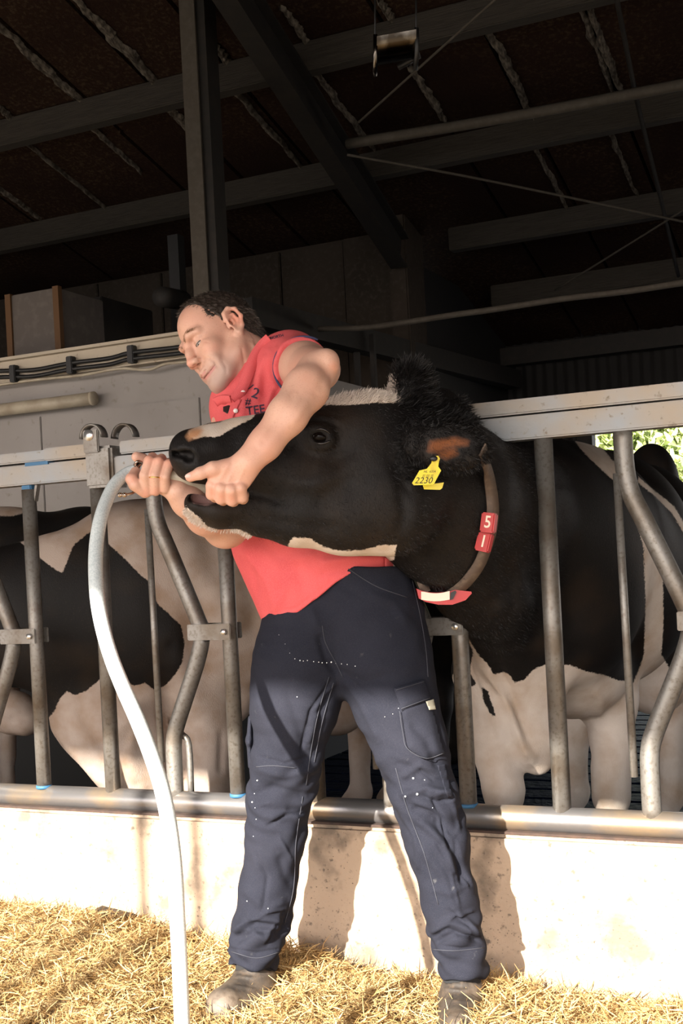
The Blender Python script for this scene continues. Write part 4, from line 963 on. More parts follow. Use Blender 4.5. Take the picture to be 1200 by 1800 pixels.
# ears
for s in (-1, 1):
    H.xf = (HR, HO + HS * HR @ np.array([0, .008, 0]), HS)
    EZ = lambda P_: [(x, y * 1.12, z * 1.28 - .004, r) for x, y, z, r in P_]
    H.lchain(EZ([(s * .075, .002, .012, .004), (s * .080, -.004, .026, .0042), (s * .085, -.018, .033, .0045), (s * .088, -.032, .026, .0045), (s * .087, -.036, .008, .0045), (s * .083, -.028, -.010, .0045), (s * .078, -.014, -.022, .0055), (s * .074, -.004, -.020, .005)]), k=.006)
    H.ell_w((s * .078, -.017, .004), (.0045, .020, .034), np.array([[.95, s * .3, 0], [-s * .3, .95, 0], [0, 0, 1]]), k=.008)
    H.lchain(EZ([(s * .0815, -.010, .018, .003), (s * .084, -.022, .018, .003), (s * .0835, -.026, .004, .0032), (s * .080, -.018, -.010, .003)]), k=.004)
    H.ell_w((s * .083, -.009, .000), (.008, .0065, .009), k=.004, sub=True)
    H.lchain(EZ([(s * .076, .001, .004, .004), (s * .076, .002, -.004, .004)]), k=.004)
H.xf = (HR, HO, HS)
# neck and torso in the places of the picture
H.xf = None
hb = HO + HS * HR @ np.array([0, -.03, -.055]); nk = P(460, 660, 2.89)
H.cone_w(hb, nk, .056, .058, k=.03)
H.cone_w(HO + HS * HR @ np.array([0, .02, -.085]), P(446, 668, 2.86), .033, .040, k=.03)
H.chain([(466, 668, 2.89, 50), (486, 740, 2.89, 72), (530, 880, 2.89, 88), (600, 1030, 2.88, 88)], sq=1., k=.05)
H.chain([(440, 700, 2.90, 38), (510, 640, 2.86, 46)], k=.04)
# left arm over the cow's nose: upper arm comes forward, forearm falls to the muzzle
H.chain([(512, 642, 2.84, 42), (536, 645, 2.72, 40), (560, 650, 2.56, 38)], k=.03)
H.ell(571, 640, 2.50, 25, 28, .033, -30, k=.02)
H.chain([(556, 652, 2.515, 35), (538, 684, 2.46, 38), (505, 730, 2.415, 34), (466, 780, 2.395, 28), (436, 812, 2.385, 26)], sq=.9, k=.015)
# hand: palm, thumb, folded fingers
H.ell(404, 838, 2.392, 38, 31, .016, -18, k=.012); H.ell(424, 826, 2.39, 27, 27, .019, 0, k=.012)
H.ell(388, 836, 2.385, 24, 22, .014, 0, k=.01)
H.chain([(400, 822, 2.385, 15), (374, 824, 2.375, 12.5), (352, 832, 2.372, 10.5), (334, 839, 2.378, 8.5)], sq=.95, k=.006)
for fx in (((372, 854, 2.385, 11), (372, 869, 2.395, 10), (378, 874, 2.44, 9), (385, 868, 2.47, 8)), ((388, 860, 2.378, 12), (388, 876, 2.39, 10.5), (392, 879, 2.44, 9.5), (398, 872, 2.475, 8.5)), ((406, 862, 2.378, 12), (407, 879, 2.392, 10.5), (410, 881, 2.44, 9.5), (414, 874, 2.475, 8.5)), ((422, 858, 2.382, 11.5), (425, 874, 2.395, 10), (427, 877, 2.44, 9), (430, 870, 2.47, 8))):
    H.chain(fx, k=.004)
# right arm: behind the jaw, hand round the hose
H.chain([(420, 740, 2.86, 48), (405, 840, 2.80, 42), (396, 922, 2.72, 40)], k=.03)
H.ell(400, 932, 2.70, 34, 26, .035, 10, k=.02)
H.chain([(396, 925, 2.70, 36), (362, 905, 2.64, 35), (330, 880, 2.585, 28), (312, 864, 2.565, 23)], k=.015)
H.ell(286, 848, 2.568, 30, 21, .018, -14, k=.012); H.ell(298, 852, 2.57, 24, 18, .018, -30, k=.012)
RFG = [((254, 866, 2.545, 9.5), (237, 852, 2.533, 11), (231, 842, 2.535, 10.5), (238, 830, 2.56, 9), (246, 822, 2.585, 8)), ((258, 864, 2.545, 10), (254, 836, 2.527, 9.2), (262, 810, 2.535, 9.2), (268, 804, 2.56, 8.5), (266, 815, 2.59, 8)),
       ((273, 862, 2.545, 10), (272, 836, 2.525, 8.8), (279, 812, 2.533, 9), (284, 806, 2.56, 8), (283, 818, 2.59, 7.5)), ((290, 858, 2.545, 10), (290, 838, 2.528, 8.6), (297, 816, 2.536, 8.6), (301, 812, 2.56, 8), (300, 822, 2.585, 7))]
for fx in RFG: H.chain(fx, k=.0035)
H.chain([(276, 842, 2.60, 13), (262, 824, 2.625, 12), (250, 808, 2.615, 10.5), (240, 803, 2.605, 9)], k=.006)
hv, hf = H.mesh(.0026)
L = (hv - HO) @ HR / HS           # head-local coordinates of every vertex
n_ = vnormals(hv, hf)
def lcrease(v, n_, items):
    ds = np.zeros(len(v))
    for line, wd, amp in items:
        l = np.array(line); best = np.full(len(v), 1e9); m_ = np.linalg.norm(L, axis=1) < .2
        for a, b in zip(l[:-1], l[1:]):
            ba = b - a; pa = L[m_] - a; t = np.clip(pa @ ba / (ba @ ba), 0, 1); best[m_] = np.minimum(best[m_], np.linalg.norm(pa - t[:, None] * ba, axis=1))
        ds += amp * np.exp(-(best / wd) ** 2)
    return v + n_ * ds[:, None]
its = []
for s in (-1, 1):
    its += [([(s * .017, .105, -.036), (s * .030, .092, -.052), (s * .037, .082, -.068)], .0032, -.0028), ([(s * .030, .090, -.036), (s * .042, .082, -.055)], .006, .002),
            ([(s * .019, .092, .004), (s * .033, .094, -.001), (s * .047, .084, .003)], .0014, -.0022), ([(s * .020, .090, .014), (s * .033, .094, .017), (s * .046, .084, .014)], .0014, -.0018),
            ([(s * .018, .090, -.006), (s * .032, .090, -.011), (s * .045, .082, -.006)], .0016, -.0012), ([(s * .050, .076, .006), (s * .058, .066, .010)], .0011, -.001), ([(s * .050, .076, .001), (s * .059, .066, .000)], .0011, -.001),
            ([(s * .030, .089, -.066), (s * .034, .085, -.062)], .003, -.002)]
hv = lcrease(hv, n_, its)
hv = crease(hv, hf, [([(270, 866), (262, 872)], 3, .001), ([(420, 740), (470, 760)], 4, .0), ([(560, 625), (575, 650), (560, 690)], 9, -.003), ([(590, 640), (596, 655)], 6, .003),
    ([(520, 690), (490, 740), (455, 785)], 8, -.003), ([(545, 700), (510, 750)], 7, .002), ([(404, 812), (392, 834), (376, 858)], 3.5, .0012), ([(416, 815), (404, 840), (390, 866)], 3, .001), ([(430, 822), (420, 845), (408, 868)], 3, .001),
    ([(358, 666), (366, 656), (378, 641)], 1.8, -.0024), ([(361, 670), (370, 661), (378, 650)], 3, .0018), ([(353, 661), (362, 651), (372, 640)], 3, .0010), ([(379, 638), (382, 642)], 3, -.002),
    ([(355, 629), (366, 629), (377, 635), (383, 646)], 2.6, -.0022), ([(370, 622), (382, 628), (388, 640)], 6, .002), ([(389, 632), (397, 645), (398, 660)], 3, -.0014), ([(356, 596), (368, 591)], 1.3, -.0008), ([(357, 600), (369, 602)], 1.3, -.0008), ([(440, 600), (452, 620), (448, 650)], 4, .003), ([(425, 610), (430, 640), (428, 665)], 3, -.002), ([(328, 836), (336, 834)], 2.5, -.0012)])
n_ = vnormals(hv, hf); L = (hv - HO) @ HR / HS; P2 = proj(hv); px = P2[:, :2]
near_h = np.linalg.norm(L - [0, .02, 0], axis=1) < .16
def ld(line):
    l = np.array(line); best = np.full(len(L), 9.)
    for a, b in zip(l[:-1], l[1:]):
        ba = b - a; pa = L - a; t = np.clip(pa @ ba / (ba @ ba), 0, 1); best = np.minimum(best, np.linalg.norm((pa - t[:, None] * ba) * [1, .6, 1], axis=1))
    return best
mline = [(-.034, .084, -.065), (-.014, .104, -.0705), (0, .109, -.0705), (.014, .104, -.0705), (.034, .084, -.065)]; dk = np.where(near_h & (L[:, 0] > .012), (.0016 - ld(mline)) * 2000, -9)
lip = (.0058 - ld([(-.029, .086, -.069), (-.012, .101, -.0725), (0, .106, -.0725), (.012, .101, -.0725), (.029, .086, -.069)])) * 1300
pm = seg_dist(px, [(357, 667), (366, 656), (378, 641)], False); dk = np.where(near_h & (L[:, 0] < .01), np.maximum(dk, (1.5 - pm) * 1.4), dk); lip = np.where(near_h & (L[:, 0] < .01), np.maximum(lip, (4.2 - seg_dist(px, [(359, 668), (367, 658), (376, 646)], False)) * 1.5), lip)
stub = np.where(near_h, np.minimum((-.040 - L[:, 2]) * 900, (L[:, 1] - .015) * 900) - np.clip(lip, 0, 9) * 4, -99) * 1.
red = np.where(near_h, np.maximum.reduce([24 - np.linalg.norm((L - [-.045, .07, -.03]) * 900, axis=1), 24 - np.linalg.norm((L - [.045, .07, -.03]) * 900, axis=1), 22 - np.linalg.norm((L - [0, .118, -.028]) * 1100, axis=1), 30 - np.linalg.norm((L - [-.083, -.018, .006]) * 900, axis=1)]), -99)
kn = np.array([14 - np.linalg.norm(px - q, axis=1) for q in ((232, 842), (263, 806), (280, 808), (298, 812), (256, 868), (274, 866), (334, 838), (372, 868), (388, 874), (408, 876), (586, 645))]).max(0)
red = np.maximum(red, kn)
npmesh('body', hv, hf, M_skin, man, attrs={'dark': dk, 'lip': np.where(near_h, lip, -9), 'stubble': stub, 'red': red})
tr_skin = bvh(hv, hf)
# eyes and brows
M_iris = mat('iris', (.035, .045, .05), .1); M_scl = mat('eyeball', (.36, .30, .27), .15); M_lash = mat('lash', (.05, .03, .02), .8); M_brow = mat('brow_hair', (.22, .12, .06), .8)
for s in (-1, 1):
    c = HO + HS * HR @ np.array([s * .031, .0782, -.001]); e = bmobj('eye', ico(c, np.array([.0122, .0122, .0100]), HR), M_scl, man, smooth=True)
    c2 = HO + HS * HR @ np.array([s * .032, .0866, -.0025]); bmobj('iris', ico(c2, np.array([.0066, .0040, .0050]), HR), M_iris, e, smooth=True)
    pts = [HO + HS * HR @ np.array(q) for q in ((s * .0170, .0865, -.001), (s * .024, .0905, -.0006), (s * .031, .0918, -.0006), (s * .038, .0895, -.0006), (s * .0455, .0835, .0004))]
    tubeobj('eyelash', spline(pts, 3), .0009, M_lash, man, 6)
    cnt = 260; t_ = RNG.rand(cnt); arc = spline([(s * .012, .107, .026), (s * .028, .1045, .034), (s * .042, .094, .034), (s * .053, .079, .027)], 20); k = (t_ * (len(arc) - 1)).astype(int)
    b = arc[k] + RNG.normal(size=(cnt, 3)) * [.001, .0008, .0022]; dr = np.array([s * .9, -.25, .25]) + RNG.normal(size=(cnt, 3)) * .25
    bb = blades('eyebrow', b @ HR.T * HS + HO, dr @ HR.T, .006, .0006, M_brow, man, .2); tag(bb, kind='stuff')
# hair: cap with a receding hairline plus strands
K = Field(); K.xf = (HR, HO, HS)
K.ell_w((0, -.020, .047), (.0775, .0975, .0875), k=.01); K.ell_w((0, .026, .062), (.066, .063, .064), k=.02); K.ell_w((0, -.055, -.01), (.060, .052, .055), k=.02)
def hairline(pts, G):
    l = (pts - HO) @ HR / HS; x, y, z = np.abs(l[:, 0]), l[:, 1], l[:, 2]
    fr = np.interp(z, [-.07, -.045, -.02, .0, .02, .035, .055, .08, .10, .118, .14], [-.06, -.048, -.040, .010, .024, .034, .040, .036, .046, .050, .053])
    fr = fr + .018 * np.clip(1 - x / .03, 0, 1) * (z > .07)
    fr = np.where((x > .06) & (z < .036), np.minimum(fr, np.where(z > -.012, .0115, fr)), fr)
    g = np.maximum(y - fr, -(z + .062))
    ear = .0215 - np.sqrt(((y + .018)) ** 2 + ((z - .004) * .8) ** 2)      # clear of the ear
    g = np.maximum(g, np.where(x > .05, ear, -1))
    return np.maximum(G, g)
K.post.append(hairline)
kv, kf = K.mesh(.0028); n2 = vnormals(kv, kf)
kv = kv + n2 * (.0012 * wave(kv, .012, 5))[:, None]
hair = npmesh('hair', kv, kf, M_hair, man)
l = (kv - HO) @ HR / HS; outm = np.flatnonzero((np.linalg.norm(l, axis=1) > .07))
cnt = 9000; k = RNG.choice(outm, cnt); lk = l[k]
comb = np.stack([lk[:, 0] * 2, .75 + 0 * lk[:, 1], -.35 - 0 * lk[:, 0]], 1); comb[lk[:, 2] < .04] = [0, -.35, -1]
dr = comb @ HR.T + n2[k] * .45 + RNG.normal(size=(cnt, 3)) * .18
M_strand = mat('hair_strand', (.04, .03, .024), .45, spec=.4); rnd_layer(M_strand, ((0, (.018, .013, .010)), (.65, (.055, .04, .031)), (.9, (.12, .095, .078)), (1, (.24, .21, .18))))
st = blades('hair_strands', kv[k], dr, RNG.uniform(.005, .014, cnt), .0007, M_strand, hair, .3); tag(st, kind='stuff')

# shirt
S = Field()
S.chain([(452, 690, 2.88, 62), (480, 740, 2.885, 98), (505, 830, 2.885, 112), (535, 935, 2.885, 124), (572, 1010, 2.885, 126), (592, 1075, 2.885, 126)], sq=.82, k=.04)
S.chain([(425, 715, 2.87, 54), (470, 668, 2.89, 62), (512, 640, 2.85, 56)], sq=1., k=.04)
S.chain([(512, 640, 2.85, 53), (536, 645, 2.70, 50)], k=.02)
S.chain([(464, 660, 2.905, 63), (505, 640, 2.87, 54)], k=.02)
S.ell(432, 762, 2.80, 50, 60, .06, 0, k=.04)
for fx in ():
    pass
def hem(pts, G):
    p = proj(pts); x, y, dd = p[:, 0], p[:, 1], p[:, 2]
    hy = np.interp(x, [380, 468, 520, 560, 590, 620, 645, 700, 760], [1098, 1090, 1079, 1050, 1024, 1006, 1001, 999, 1000])
    g = (y - hy) * dd / F
    # neck opening and sleeve opening
    q = pts - P(454, 664, 2.89); ax = (HO + HS * HR @ np.array([0, -.03, -.055]) - P(454, 664, 2.89)); ax = ax / np.linalg.norm(ax)
    t = q @ ax; rad = np.linalg.norm(q - t[:, None] * ax, axis=1)
    g = np.maximum(g, np.clip(t - .020, -1, 1) - 2. * np.clip(rad - .054, 0, 1))
    a0 = P(512, 641, 2.85); sa = P(533, 645, 2.735) - a0; Ls = np.linalg.norm(sa); sa = sa / Ls; q = pts - a0; t = q @ sa; rad = np.linalg.norm(q - t[:, None] * sa, axis=1)
    g = np.maximum(g, np.where(rad < .11, t - Ls, -1))
    return np.maximum(G, g)
S.post.append(hem)
sv, sf = S.mesh(.0045)
sv = crease(sv, sf, [([(425, 960), (470, 1020), (490, 1080)], 9, .006), ([(440, 940), (520, 1000), (540, 1050)], 12, -.006), ([(480, 1000), (500, 1035), (485, 1070)], 8, .005), ([(560, 990), (620, 980), (690, 985)], 7, .006), ([(560, 1010), (620, 1000)], 5, -.004),
    ([(470, 1080), (520, 1069), (560, 1040), (590, 1014), (640, 992)], 2.2, -.002), ([(470, 620), (455, 660), (450, 700)], 7, .006), ([(485, 610), (470, 650), (462, 700)], 6, -.005), ([(500, 660), (488, 690), (470, 730)], 6, -.005), ([(480, 680), (470, 720)], 5, .005), ([(430, 690), (425, 740)], 6, .004),
    ([(395, 700), (388, 740)], 5, -.004), ([(500, 600), (480, 640)], 6, .003), ([(480, 990), (560, 975)], 8, .004), ([(445, 1000), (452, 1050)], 6, -.004)])
shirt = npmesh('shirt', sv, sf, M_shirt, man); shirt['label'] = 'faded coral polo shirt with dark print'
tr_shirt = bvh(sv, sf)
# sleeve edging, collar, placket, buttons, print
c_ = P(534, 645, 2.728); r_ = 53.5 * 2.728 / F
tubeobj('sleeve_piping', np.array([c_ + r_ * (math.cos(t) * IR + math.sin(t) * IU) + DV * (.03 * math.cos(t - 2.6) - .0) * 0 for t in np.linspace(1.1, 4.6, 30)]), .0026, M_navy, shirt, 8)
def flap(name, poly, th, m_, parent, tree=None, **kw): return patch(name, tree or tr_shirt, poly, th, m_, parent, **kw)
nax = P(472, 672, 2.89)
def on2(x, y, off, dflt=2.9):
    ds = [(h - CAM) @ DV for h in (onto(tr_shirt, x, y)[0], onto(tr_skin, x, y)[0]) if h is not None]
    return P(x, y, (min(ds) if ds else dflt) - off)
def collar(pts, w):
    c = np.array([on2(x, y, .008) for x, y in pts]); 
    for _ in range(2): c[1:-1] = c[1:-1] * .5 + (c[:-2] + c[2:]) * .25
    c = spline(c, 5); out = c - (nax + np.outer((c - nax) @ nd, nd)); strip_obj('collar', c, out, w, .004, M_shirt, shirt)
nd = HO + HS * HR @ np.array([0, -.03, -.055]) - nax; nd /= np.linalg.norm(nd)
collar([(408, 704), (420, 696), (429, 682), (434, 662), (441, 640), (449, 620), (460, 604), (474, 595)], .026)
collar([(408, 704), (398, 700), (388, 702), (380, 708)], .026)
flap('placket', [(408, 700), (424, 702), (412, 728), (404, 745), (396, 742), (402, 722)], .002, M_shirt, shirt, lift=.002)
M_but = mat('button', (.75, .70, .66), .3)
for x, y in ((414, 722), (427, 690)):
    h, nn = onto(tr_shirt, x, y)
    if h is not None: q = (CAM - h) / np.linalg.norm(CAM - h); v, f = tube([h + q * .004, h + q * .009], .0055, 12); npmesh('button', v, f, M_but, shirt, smooth=False)
for x, y, w in ((401, 719, 9),):
    flap('mended_hole', [(x - w, y - 4), (x, y - 7), (x + w, y - 4), (x + w - 2, y + 5), (x - 2, y + 8), (x - w, y + 4)], .001, M_black, shirt)
for s_, x, y, sz, a, sx in (('2', 449, 692, 26, 20, 1.), ('#', 436, 706, 17, 5, 1.), ('TEE', 449, 721, 21, -8, 1.), ('NORTH', 486, 592, 7, -14, 1), ('.', 436, 662, 14, 60, 1), ('J', 441, 680, 15, 50, 1)):
    text_on('print', tr_shirt, s_, x, y, sz, a, M_print, shirt, 2.77, .002, .012 * sz if sz > 10 else .2, sx)
flap('waist_tab', [(676, 980), (706, 983), (704, 998), (690, 1000), (676, 997)], .003, M_shirt, shirt, lift=.006)
flap('waist_label', [(689, 981), (694, 981), (698, 998), (692, 999)], .002, M_num, shirt, lift=.011)

# trousers
T = Field()
T.chain([(626, 985, 2.875, 84), (618, 1050, 2.875, 92)], sq=1.05, k=.03)
T.chain([(600, 1040, 2.875, 84), (552, 1105, 2.87, 86), (530, 1165, 2.86, 82), (518, 1235, 2.86, 74), (503, 1340, 2.87, 58), (491, 1405, 2.885, 52), (484, 1475, 2.89, 48), (471, 1560, 2.895, 46), (456, 1635, 2.90, 45), (450, 1668, 2.90, 41)], sq=1.02, k=.035)
T.chain([(636, 1020, 2.875, 86), (654, 1090, 2.86, 88), (674, 1165, 2.83, 82), (697, 1240, 2.80, 70), (722, 1310, 2.775, 61), (745, 1400, 2.76, 55), (768, 1480, 2.75, 52), (790, 1580, 2.74, 45), (800, 1640, 2.735, 40), (806, 1668, 2.735, 43)], sq=1.02, k=.035)
T.chain([(450, 1664, 2.90, 41), (446, 1700, 2.90, 40)], k=.01); T.ell(446, 1690, 2.90, 45, 26, .058, 4, k=.012)
T.chain([(808, 1668, 2.735, 42), (814, 1705, 2.735, 39)], k=.01); T.ell(812, 1702, 2.735, 42, 24, .058, -5, k=.012)
def cuffs(pts, G):
    p = proj(pts); x, y, dd = p[:, 0], p[:, 1], p[:, 2]
    lim = np.where(x < 620, 1703 + (x - 446) * .14, 1722 - (x - 815) * .04)
    g = (y - lim) * dd / F
    top = (996 - y) * dd / F
    hol = np.where(x < 620, (x - 446) ** 2, (x - 815) ** 2) * 0
    return np.maximum(np.maximum(G, g), top)
T.post.append(cuffs)
# wrinkle noise, stronger near knees and cuffs
tv, tf_ = T.mesh(.0036); n_ = vnormals(tv, tf_); pz = tv[:, 2]
amp = .0012 + .0035 * np.exp(-((pz - .50) / .10) ** 2) + .005 * np.exp(-((pz - .15) / .09) ** 2)
q = tv * [1, 1, 1.6]; tv = tv + n_ * (amp * wave(q + .02 * wave(tv, .2, 8)[:, None], .11, 9))[:, None]
F_ = [([(470, 1440), (500, 1425), (530, 1440)], 7, .007), ([(440, 1400), (480, 1385), (540, 1400)], 8, -.006), ([(450, 1350), (500, 1365), (555, 1350)], 7, .005), ([(425, 1560), (470, 1600), (505, 1580)], 8, .006), ([(410, 1640), (440, 1610), (500, 1620)], 8, .010), ([(412, 1655), (450, 1635), (495, 1640)], 6, -.008),
      ([(430, 1630), (465, 1650), (490, 1625)], 6, .006), ([(490, 1500), (500, 1540), (520, 1560)], 8, -.005), ([(455, 1480), (450, 1540)], 10, .004), ([(560, 1110), (575, 1160), (600, 1190)], 8, -.008), ([(590, 1195), (560, 1240), (540, 1310)], 6, .006), ([(580, 1210), (555, 1260)], 7, -.007),
      ([(600, 1185), (640, 1200), (680, 1190)], 9, -.005), ([(545, 1060), (560, 1110)], 8, .005), ([(600, 1190), (630, 1230), (665, 1300)], 6, .004),
      ([(760, 1395), (785, 1390), (800, 1410)], 6, .012), ([(700, 1400), (750, 1385), (790, 1400)], 7, .008), ([(720, 1420), (760, 1430), (800, 1470)], 7, -.008), ([(735, 1440), (780, 1480), (800, 1540)], 7, .008), ([(760, 1440), (800, 1500), (815, 1560)], 6, -.009), ([(745, 1500), (780, 1540), (800, 1600)], 8, .006),
      ([(755, 1560), (790, 1570), (830, 1550)], 8, .006), ([(755, 1640), (790, 1620), (835, 1640)], 7, .010), ([(758, 1660), (800, 1640), (845, 1655)], 6, -.009), ([(800, 1600), (830, 1630), (845, 1655)], 6, .008), ([(690, 1340), (720, 1350), (740, 1370)], 7, -.006), ([(700, 1370), (740, 1345), (780, 1360)], 7, .006),
      ([(640, 1040), (690, 1060), (720, 1100)], 9, .004), ([(768, 1662), (810, 1668), (850, 1664)], 2.5, -.004), ([(408, 1668), (450, 1676), (492, 1668)], 2.5, -.004), ([(720, 1270), (750, 1300), (770, 1350)], 7, -.006), ([(445, 1200), (470, 1280), (500, 1330)], 12, .004), ([(500, 1200), (530, 1290), (540, 1360)], 9, -.004)]
F_ += [([(470, 1452), (505, 1432), (532, 1428)], 3, -.004), ([(445, 1420), (480, 1408)], 3, .003), ([(412, 1648), (450, 1622), (498, 1628)], 3, -.005), ([(418, 1632), (470, 1600), (505, 1598)], 3, .004), ([(500, 1600), (470, 1660)], 3, -.004), ([(760, 1405), (778, 1440), (790, 1490)], 3, -.006), ([(742, 1400), (768, 1410), (798, 1402)], 3, -.006),
      ([(775, 1390), (798, 1420), (806, 1460)], 3, .005), ([(800, 1480), (812, 1530), (828, 1560)], 3, -.005), ([(760, 1480), (790, 1530), (806, 1590)], 3, .004), ([(756, 1650), (785, 1632), (830, 1648)], 3, -.006), ([(764, 1625), (800, 1608), (832, 1600)], 3, .005), ([(790, 1600), (820, 1625), (842, 1655)], 3, -.006), ([(735, 1350), (762, 1372), (800, 1372)], 3, -.004),
      ([(583, 1195), (545, 1250), (530, 1320)], 3, -.004), ([(612, 1195), (655, 1225)], 3, -.003), ([(455, 1330), (500, 1342), (548, 1330)], 3, -.003), ([(705, 1430), (730, 1470), (735, 1530)], 4, .004), ([(450, 1500), (470, 1540), (462, 1600)], 4, -.004), ([(490, 1470), (512, 1510)], 3, .004)]
tv = crease(tv, tf_, F_)
trs = npmesh('trousers', tv, tf_, M_jean, man); trs['label'] = 'navy work trousers specked with white paint'
tr_t = bvh(tv, tf_)
def seam(name, line, r_, m_, parent, tree=tr_t, n=8, lift=.001):
    pts = []
    for x, y in spline(line, n):
        h, _ = onto(tree, x, y)
        if h is not None: pts.append(h + (CAM - h) / np.linalg.norm(CAM - h) * lift)
    if len(pts) > 3: return tubeobj(name, np.array(pts), r_, m_, parent, 6)
for ln in ([(722, 1010), (738, 1080), (748, 1140), (752, 1190)], [(612, 1000), (660, 1030), (715, 1050)], [(566, 1100), (572, 1130), (590, 1165), (602, 1190)], [(578, 1190), (560, 1250), (548, 1310), (538, 1380)], [(532, 1400), (520, 1480), (516, 1560), (500, 1625)], [(450, 1348), (480, 1346), (520, 1350)],
           [(695, 1350), (715, 1420), (745, 1500), (770, 1590)], [(760, 1669), (800, 1671), (850, 1666)], [(407, 1673), (450, 1684), (490, 1674)], [(586, 1200), (566, 1270), (552, 1340)]):
    seam('seam', ln, .0011, M_stitch, trs)
fl1 = patch('cargo_pocket', tr_t, [(700, 1240), (757, 1230), (775, 1300), (782, 1325), (748, 1335), (715, 1318), (708, 1290)], .005, M_jean, trs, puff=.008)
fl2 = patch('pocket_flap', tr_t, [(692, 1211), (745, 1194), (758, 1228), (706, 1250)], .010, M_jean, trs, lift=.003, puff=.004)
patch('pocket_label', tr_t, [(748, 1233), (762, 1229), (766, 1247), (754, 1248)], .003, mat('label_cloth', (.30, .28, .22), .8), trs, lift=.012)
patch('tool_loop', tr_t, [(768, 1345), (782, 1343), (795, 1400), (786, 1402)], .004, M_jean, trs, lift=.002)
for ln in ([(702, 1250), (708, 1290), (716, 1316), (748, 1333), (780, 1324)], [(696, 1213), (745, 1198)], [(705, 1246), (755, 1227)]): seam('seam', ln, .001, M_stitch, trs, lift=.016)
pk_ = Field(); pk_.chain([(441, 1262, 2.88, 5), (440, 1300, 2.88, 7), (442, 1345, 2.88, 6)], sq=4, k=.01); v, f = pk_.mesh(.003); npmesh('cargo_pocket', v, f, M_jean, trs)
# paint specks and the chalk line
sp = []
for x, y, r_ in ((518, 1158, 1.5), (527, 1161, 2), (533, 1162, 1.5), (540, 1161, 1.5), (551, 1163, 1.6), (560, 1164, 1.6), (566, 1165, 1.8), (574, 1165, 1.8), (582, 1164, 2.4), (590, 1166, 1.2), (600, 1167, 1.5), (610, 1168, 1.4), (624, 1171, 1.6), (509, 1148, 1), (501, 1132, .9), (490, 1116, .8), (522, 1225, 1.6), (726, 1368, 3), (733, 1396, 3.4), (712, 1400, 2.6), (746, 1371, 1.5),
                 (452, 1372, 2.2), (447, 1395, 1.6), (443, 1410, 2.4), (448, 1420, 1.4), (450, 1440, 1.4), (434, 1584, 1.7), (471, 1597, 1.8), (720, 1310, 1), (690, 1255, 1), (676, 1260, 1), (445, 1470, 1.3), (700, 1245, 1.2), (640, 1300, 1), (760, 1420, 1.2)):
    h, nn = onto(tr_t, x, y)
    if h is None: continue
    q = (CAM - h) / np.linalg.norm(CAM - h); r_ = r_ * 1.7 / F; v, f = tube([h - q * .001, h + q * .0018], r_, 6); sp.append((v, f))
v, f = join_vf(sp); o = npmesh('paint_specks', v, f, M_paint, trs, smooth=False); tag(o, kind='stuff')
# socks and clogs
def clog(cx, cy_, dep, tx, ty, tdep):
    b = Field(); t = dep / F
    b.chain([(cx, cy_ - 12, dep, 37), (cx, cy_ + 14, dep, 41)], sq=1.1, k=.02)
    b.chain([(cx, cy_ + 14, dep, 40), ((cx + tx) / 2, (cy_ + ty) / 2 + 12, (dep + tdep) / 2, 39), (tx, ty, tdep, 33)], sq=1., k=.02)
    b.chain([(cx, cy_ + 36, dep, 34), (tx, ty + 8, tdep, 32)], k=.02)
    b.ell(cx, cy_ - 34, dep, 33, 16, .034, 0, k=.008, sub=True)
    v, f = b.mesh(.004)
    v = crease(v, f, [([(cx - 38, cy_ + 2), (cx, cy_ + 10), (cx + 40, cy_ + 4)], 2.5, .003), ([(cx - 30, cy_ + 26), (cx, cy_ + 34), (cx + 32, cy_ + 24)], 4, -.002), ([(cx - 36, cy_ - 14), (cx, cy_ - 10), (cx + 38, cy_ - 16)], 3, .003)])
    o = npmesh('clog', v, f, M_boot, man)
    k = Field(); k.chain([(cx, cy_ - 50, dep + .005, 33), (cx, cy_, dep + .005, 33)], k=.01); v, f = k.mesh(.005); npmesh('sock', v, f, M_sock, man); return o
clog(447, 1730, 2.90, 396, 1768, 2.80)
clog(812, 1752, 2.74, 806, 1812, 2.60)
bmobj('thumb_nail', ico(P(331, 836.5, 2.3695), np.array([.0072, .0050, .0022]), rotz_img(18)), mat('nail', (.66, .42, .36), .3), man, smooth=True)
# wedding ring
def ringobj():
    a = P(262.5, 842, 2.527); c = P(272, 840, 2.5265); ax = (P(273, 828, 2.528) - P(272, 850, 2.525)); ax /= np.linalg.norm(ax); u = np.cross(ax, DV); u /= np.linalg.norm(u); w = np.cross(ax, u); r_ = .0116
    pts = np.array([c + r_ * (math.cos(t) * u + math.sin(t) * w) for t in np.linspace(0, 2 * math.pi, 29)]); tubeobj('ring', pts, .0016, M_gold, man, 8)['label'] = 'gold wedding ring'
ringobj()

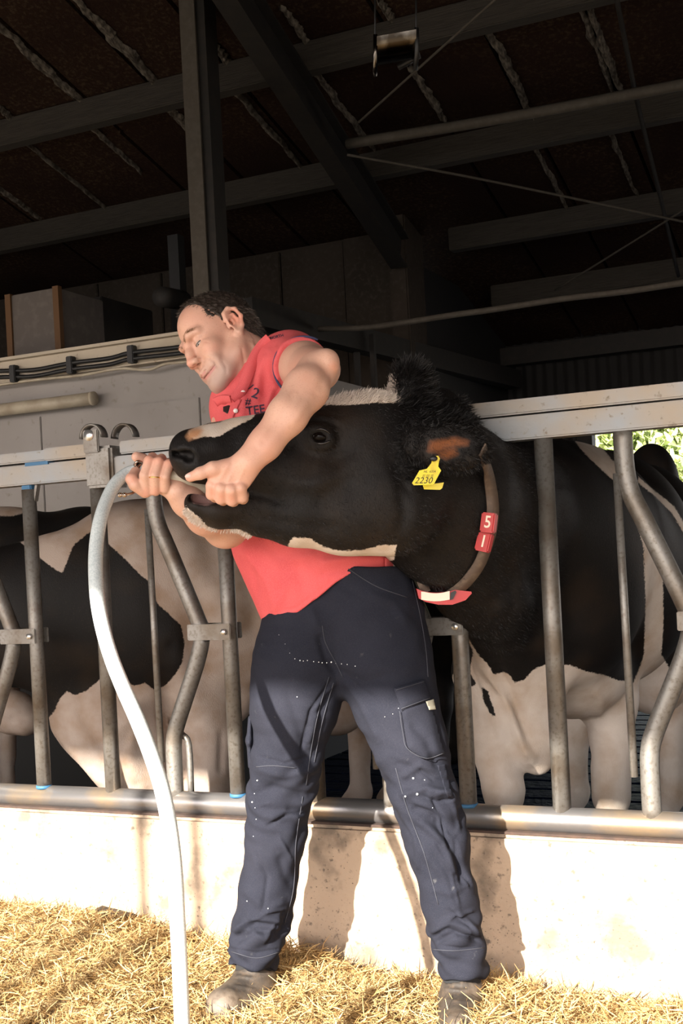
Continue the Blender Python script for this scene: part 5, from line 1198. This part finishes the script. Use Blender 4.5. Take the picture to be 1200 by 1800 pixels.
# ================================================================ THE HOSE
M_hose = mat('braided_hose', (.62, .66, .66), .25, 0, .5, noise=(300, (.50, .55, .56), .45, .6, 2)); M_hose.node_tree.nodes['Principled BSDF'].inputs['Transmission Weight'].default_value = .12
hp = [(262, 829, 2.575, .0120), (244, 826, 2.572, .0128), (222, 833, 2.56, .0135), (203, 850, 2.53, .0138), (188, 878, 2.49, .014), (176, 915, 2.44, .0143), (169, 960, 2.40, .0145), (168, 1010, 2.35, .0145), (172, 1060, 2.31, .0145), (182, 1110, 2.28, .0145), (197, 1160, 2.26, .0145), (217, 1210, 2.25, .0148), (240, 1262, 2.24, .015), (263, 1320, 2.23, .015), (284, 1385, 2.22, .015), (298, 1455, 2.20, .015), (307, 1530, 2.18, .0148), (312, 1620, 2.16, .0145), (316, 1700, 2.14, .0143), (320, 1800, 2.12, .0143)]
s_ = spline(hp, 8); path = np.array([P(*q[:3]) for q in s_]); rr = list(s_[:, 3])
e = path[-1].copy(); gl = []
for k in range(1, 14): t = k / 13; q = e + np.array([.03 * t, -.25 * t * t - .10 * t, -(e[2] - .02) * (1 - (1 - t) ** 1.6)]); q[2] = max(q[2], .02 + float(hgt(q[0], q[1])) + .0); gl.append(q)
for k in range(1, 10): q = gl[12] + np.array([.05 * k, -.09 * k, 0]); q[2] = .02 + float(hgt(q[0], q[1])); gl.append(q)
hose = empty('drench_hose', (gl[-1][0], gl[-1][1], 0), 'thick pale braided hose hanging from the hand of the man to the straw', 'hose')
v, f = tube(np.vstack([path, gl]), rr + [.0145] * len(gl), 20); npmesh('tube', v, f, M_hose, hose)
M_pipe2 = mat('pump_pipe', (.50, .44, .34), .35, 0, .5)
noz = spline([(250, 827, 2.575, .0125), (280, 832, 2.57, .0135), (304, 837, 2.562, .0155), (325, 843, 2.565, .0160), (345, 850, 2.58, .015), (385, 870, 2.60, .012)], 5)
v, f = tube(np.array([P(*q[:3]) for q in noz]), noz[:, 3], 20); npmesh('mouth_pipe', v, f, M_pipe2, hose)['label'] = 'cream mouth pipe'
M_chr = mat('chrome', (.5, .42, .36), .15, 1.)
rg = spline([(236, 818, 2.56), (240, 812, 2.55), (248, 812, 2.56), (252, 822, 2.59), (250, 840, 2.60), (243, 856, 2.575), (234, 866, 2.55), (224, 869, 2.54), (212, 870, 2.535)], 5)
cl = tubeobj('nose_grip', np.array([P(*q) for q in rg]), .0028, M_chr, hose, 10)
for x, y in ((211, 870), (219, 870)): bmobj('ball', ico(P(x, y, 2.537), np.array([.0055] * 3)), M_chr, cl, smooth=True)
a = P(238, 823, 2.572); b = P(246, 826, 2.572); v, f = tube([a, b], .0155, 18); npmesh('hose_clip', v, f, M_chr, hose)
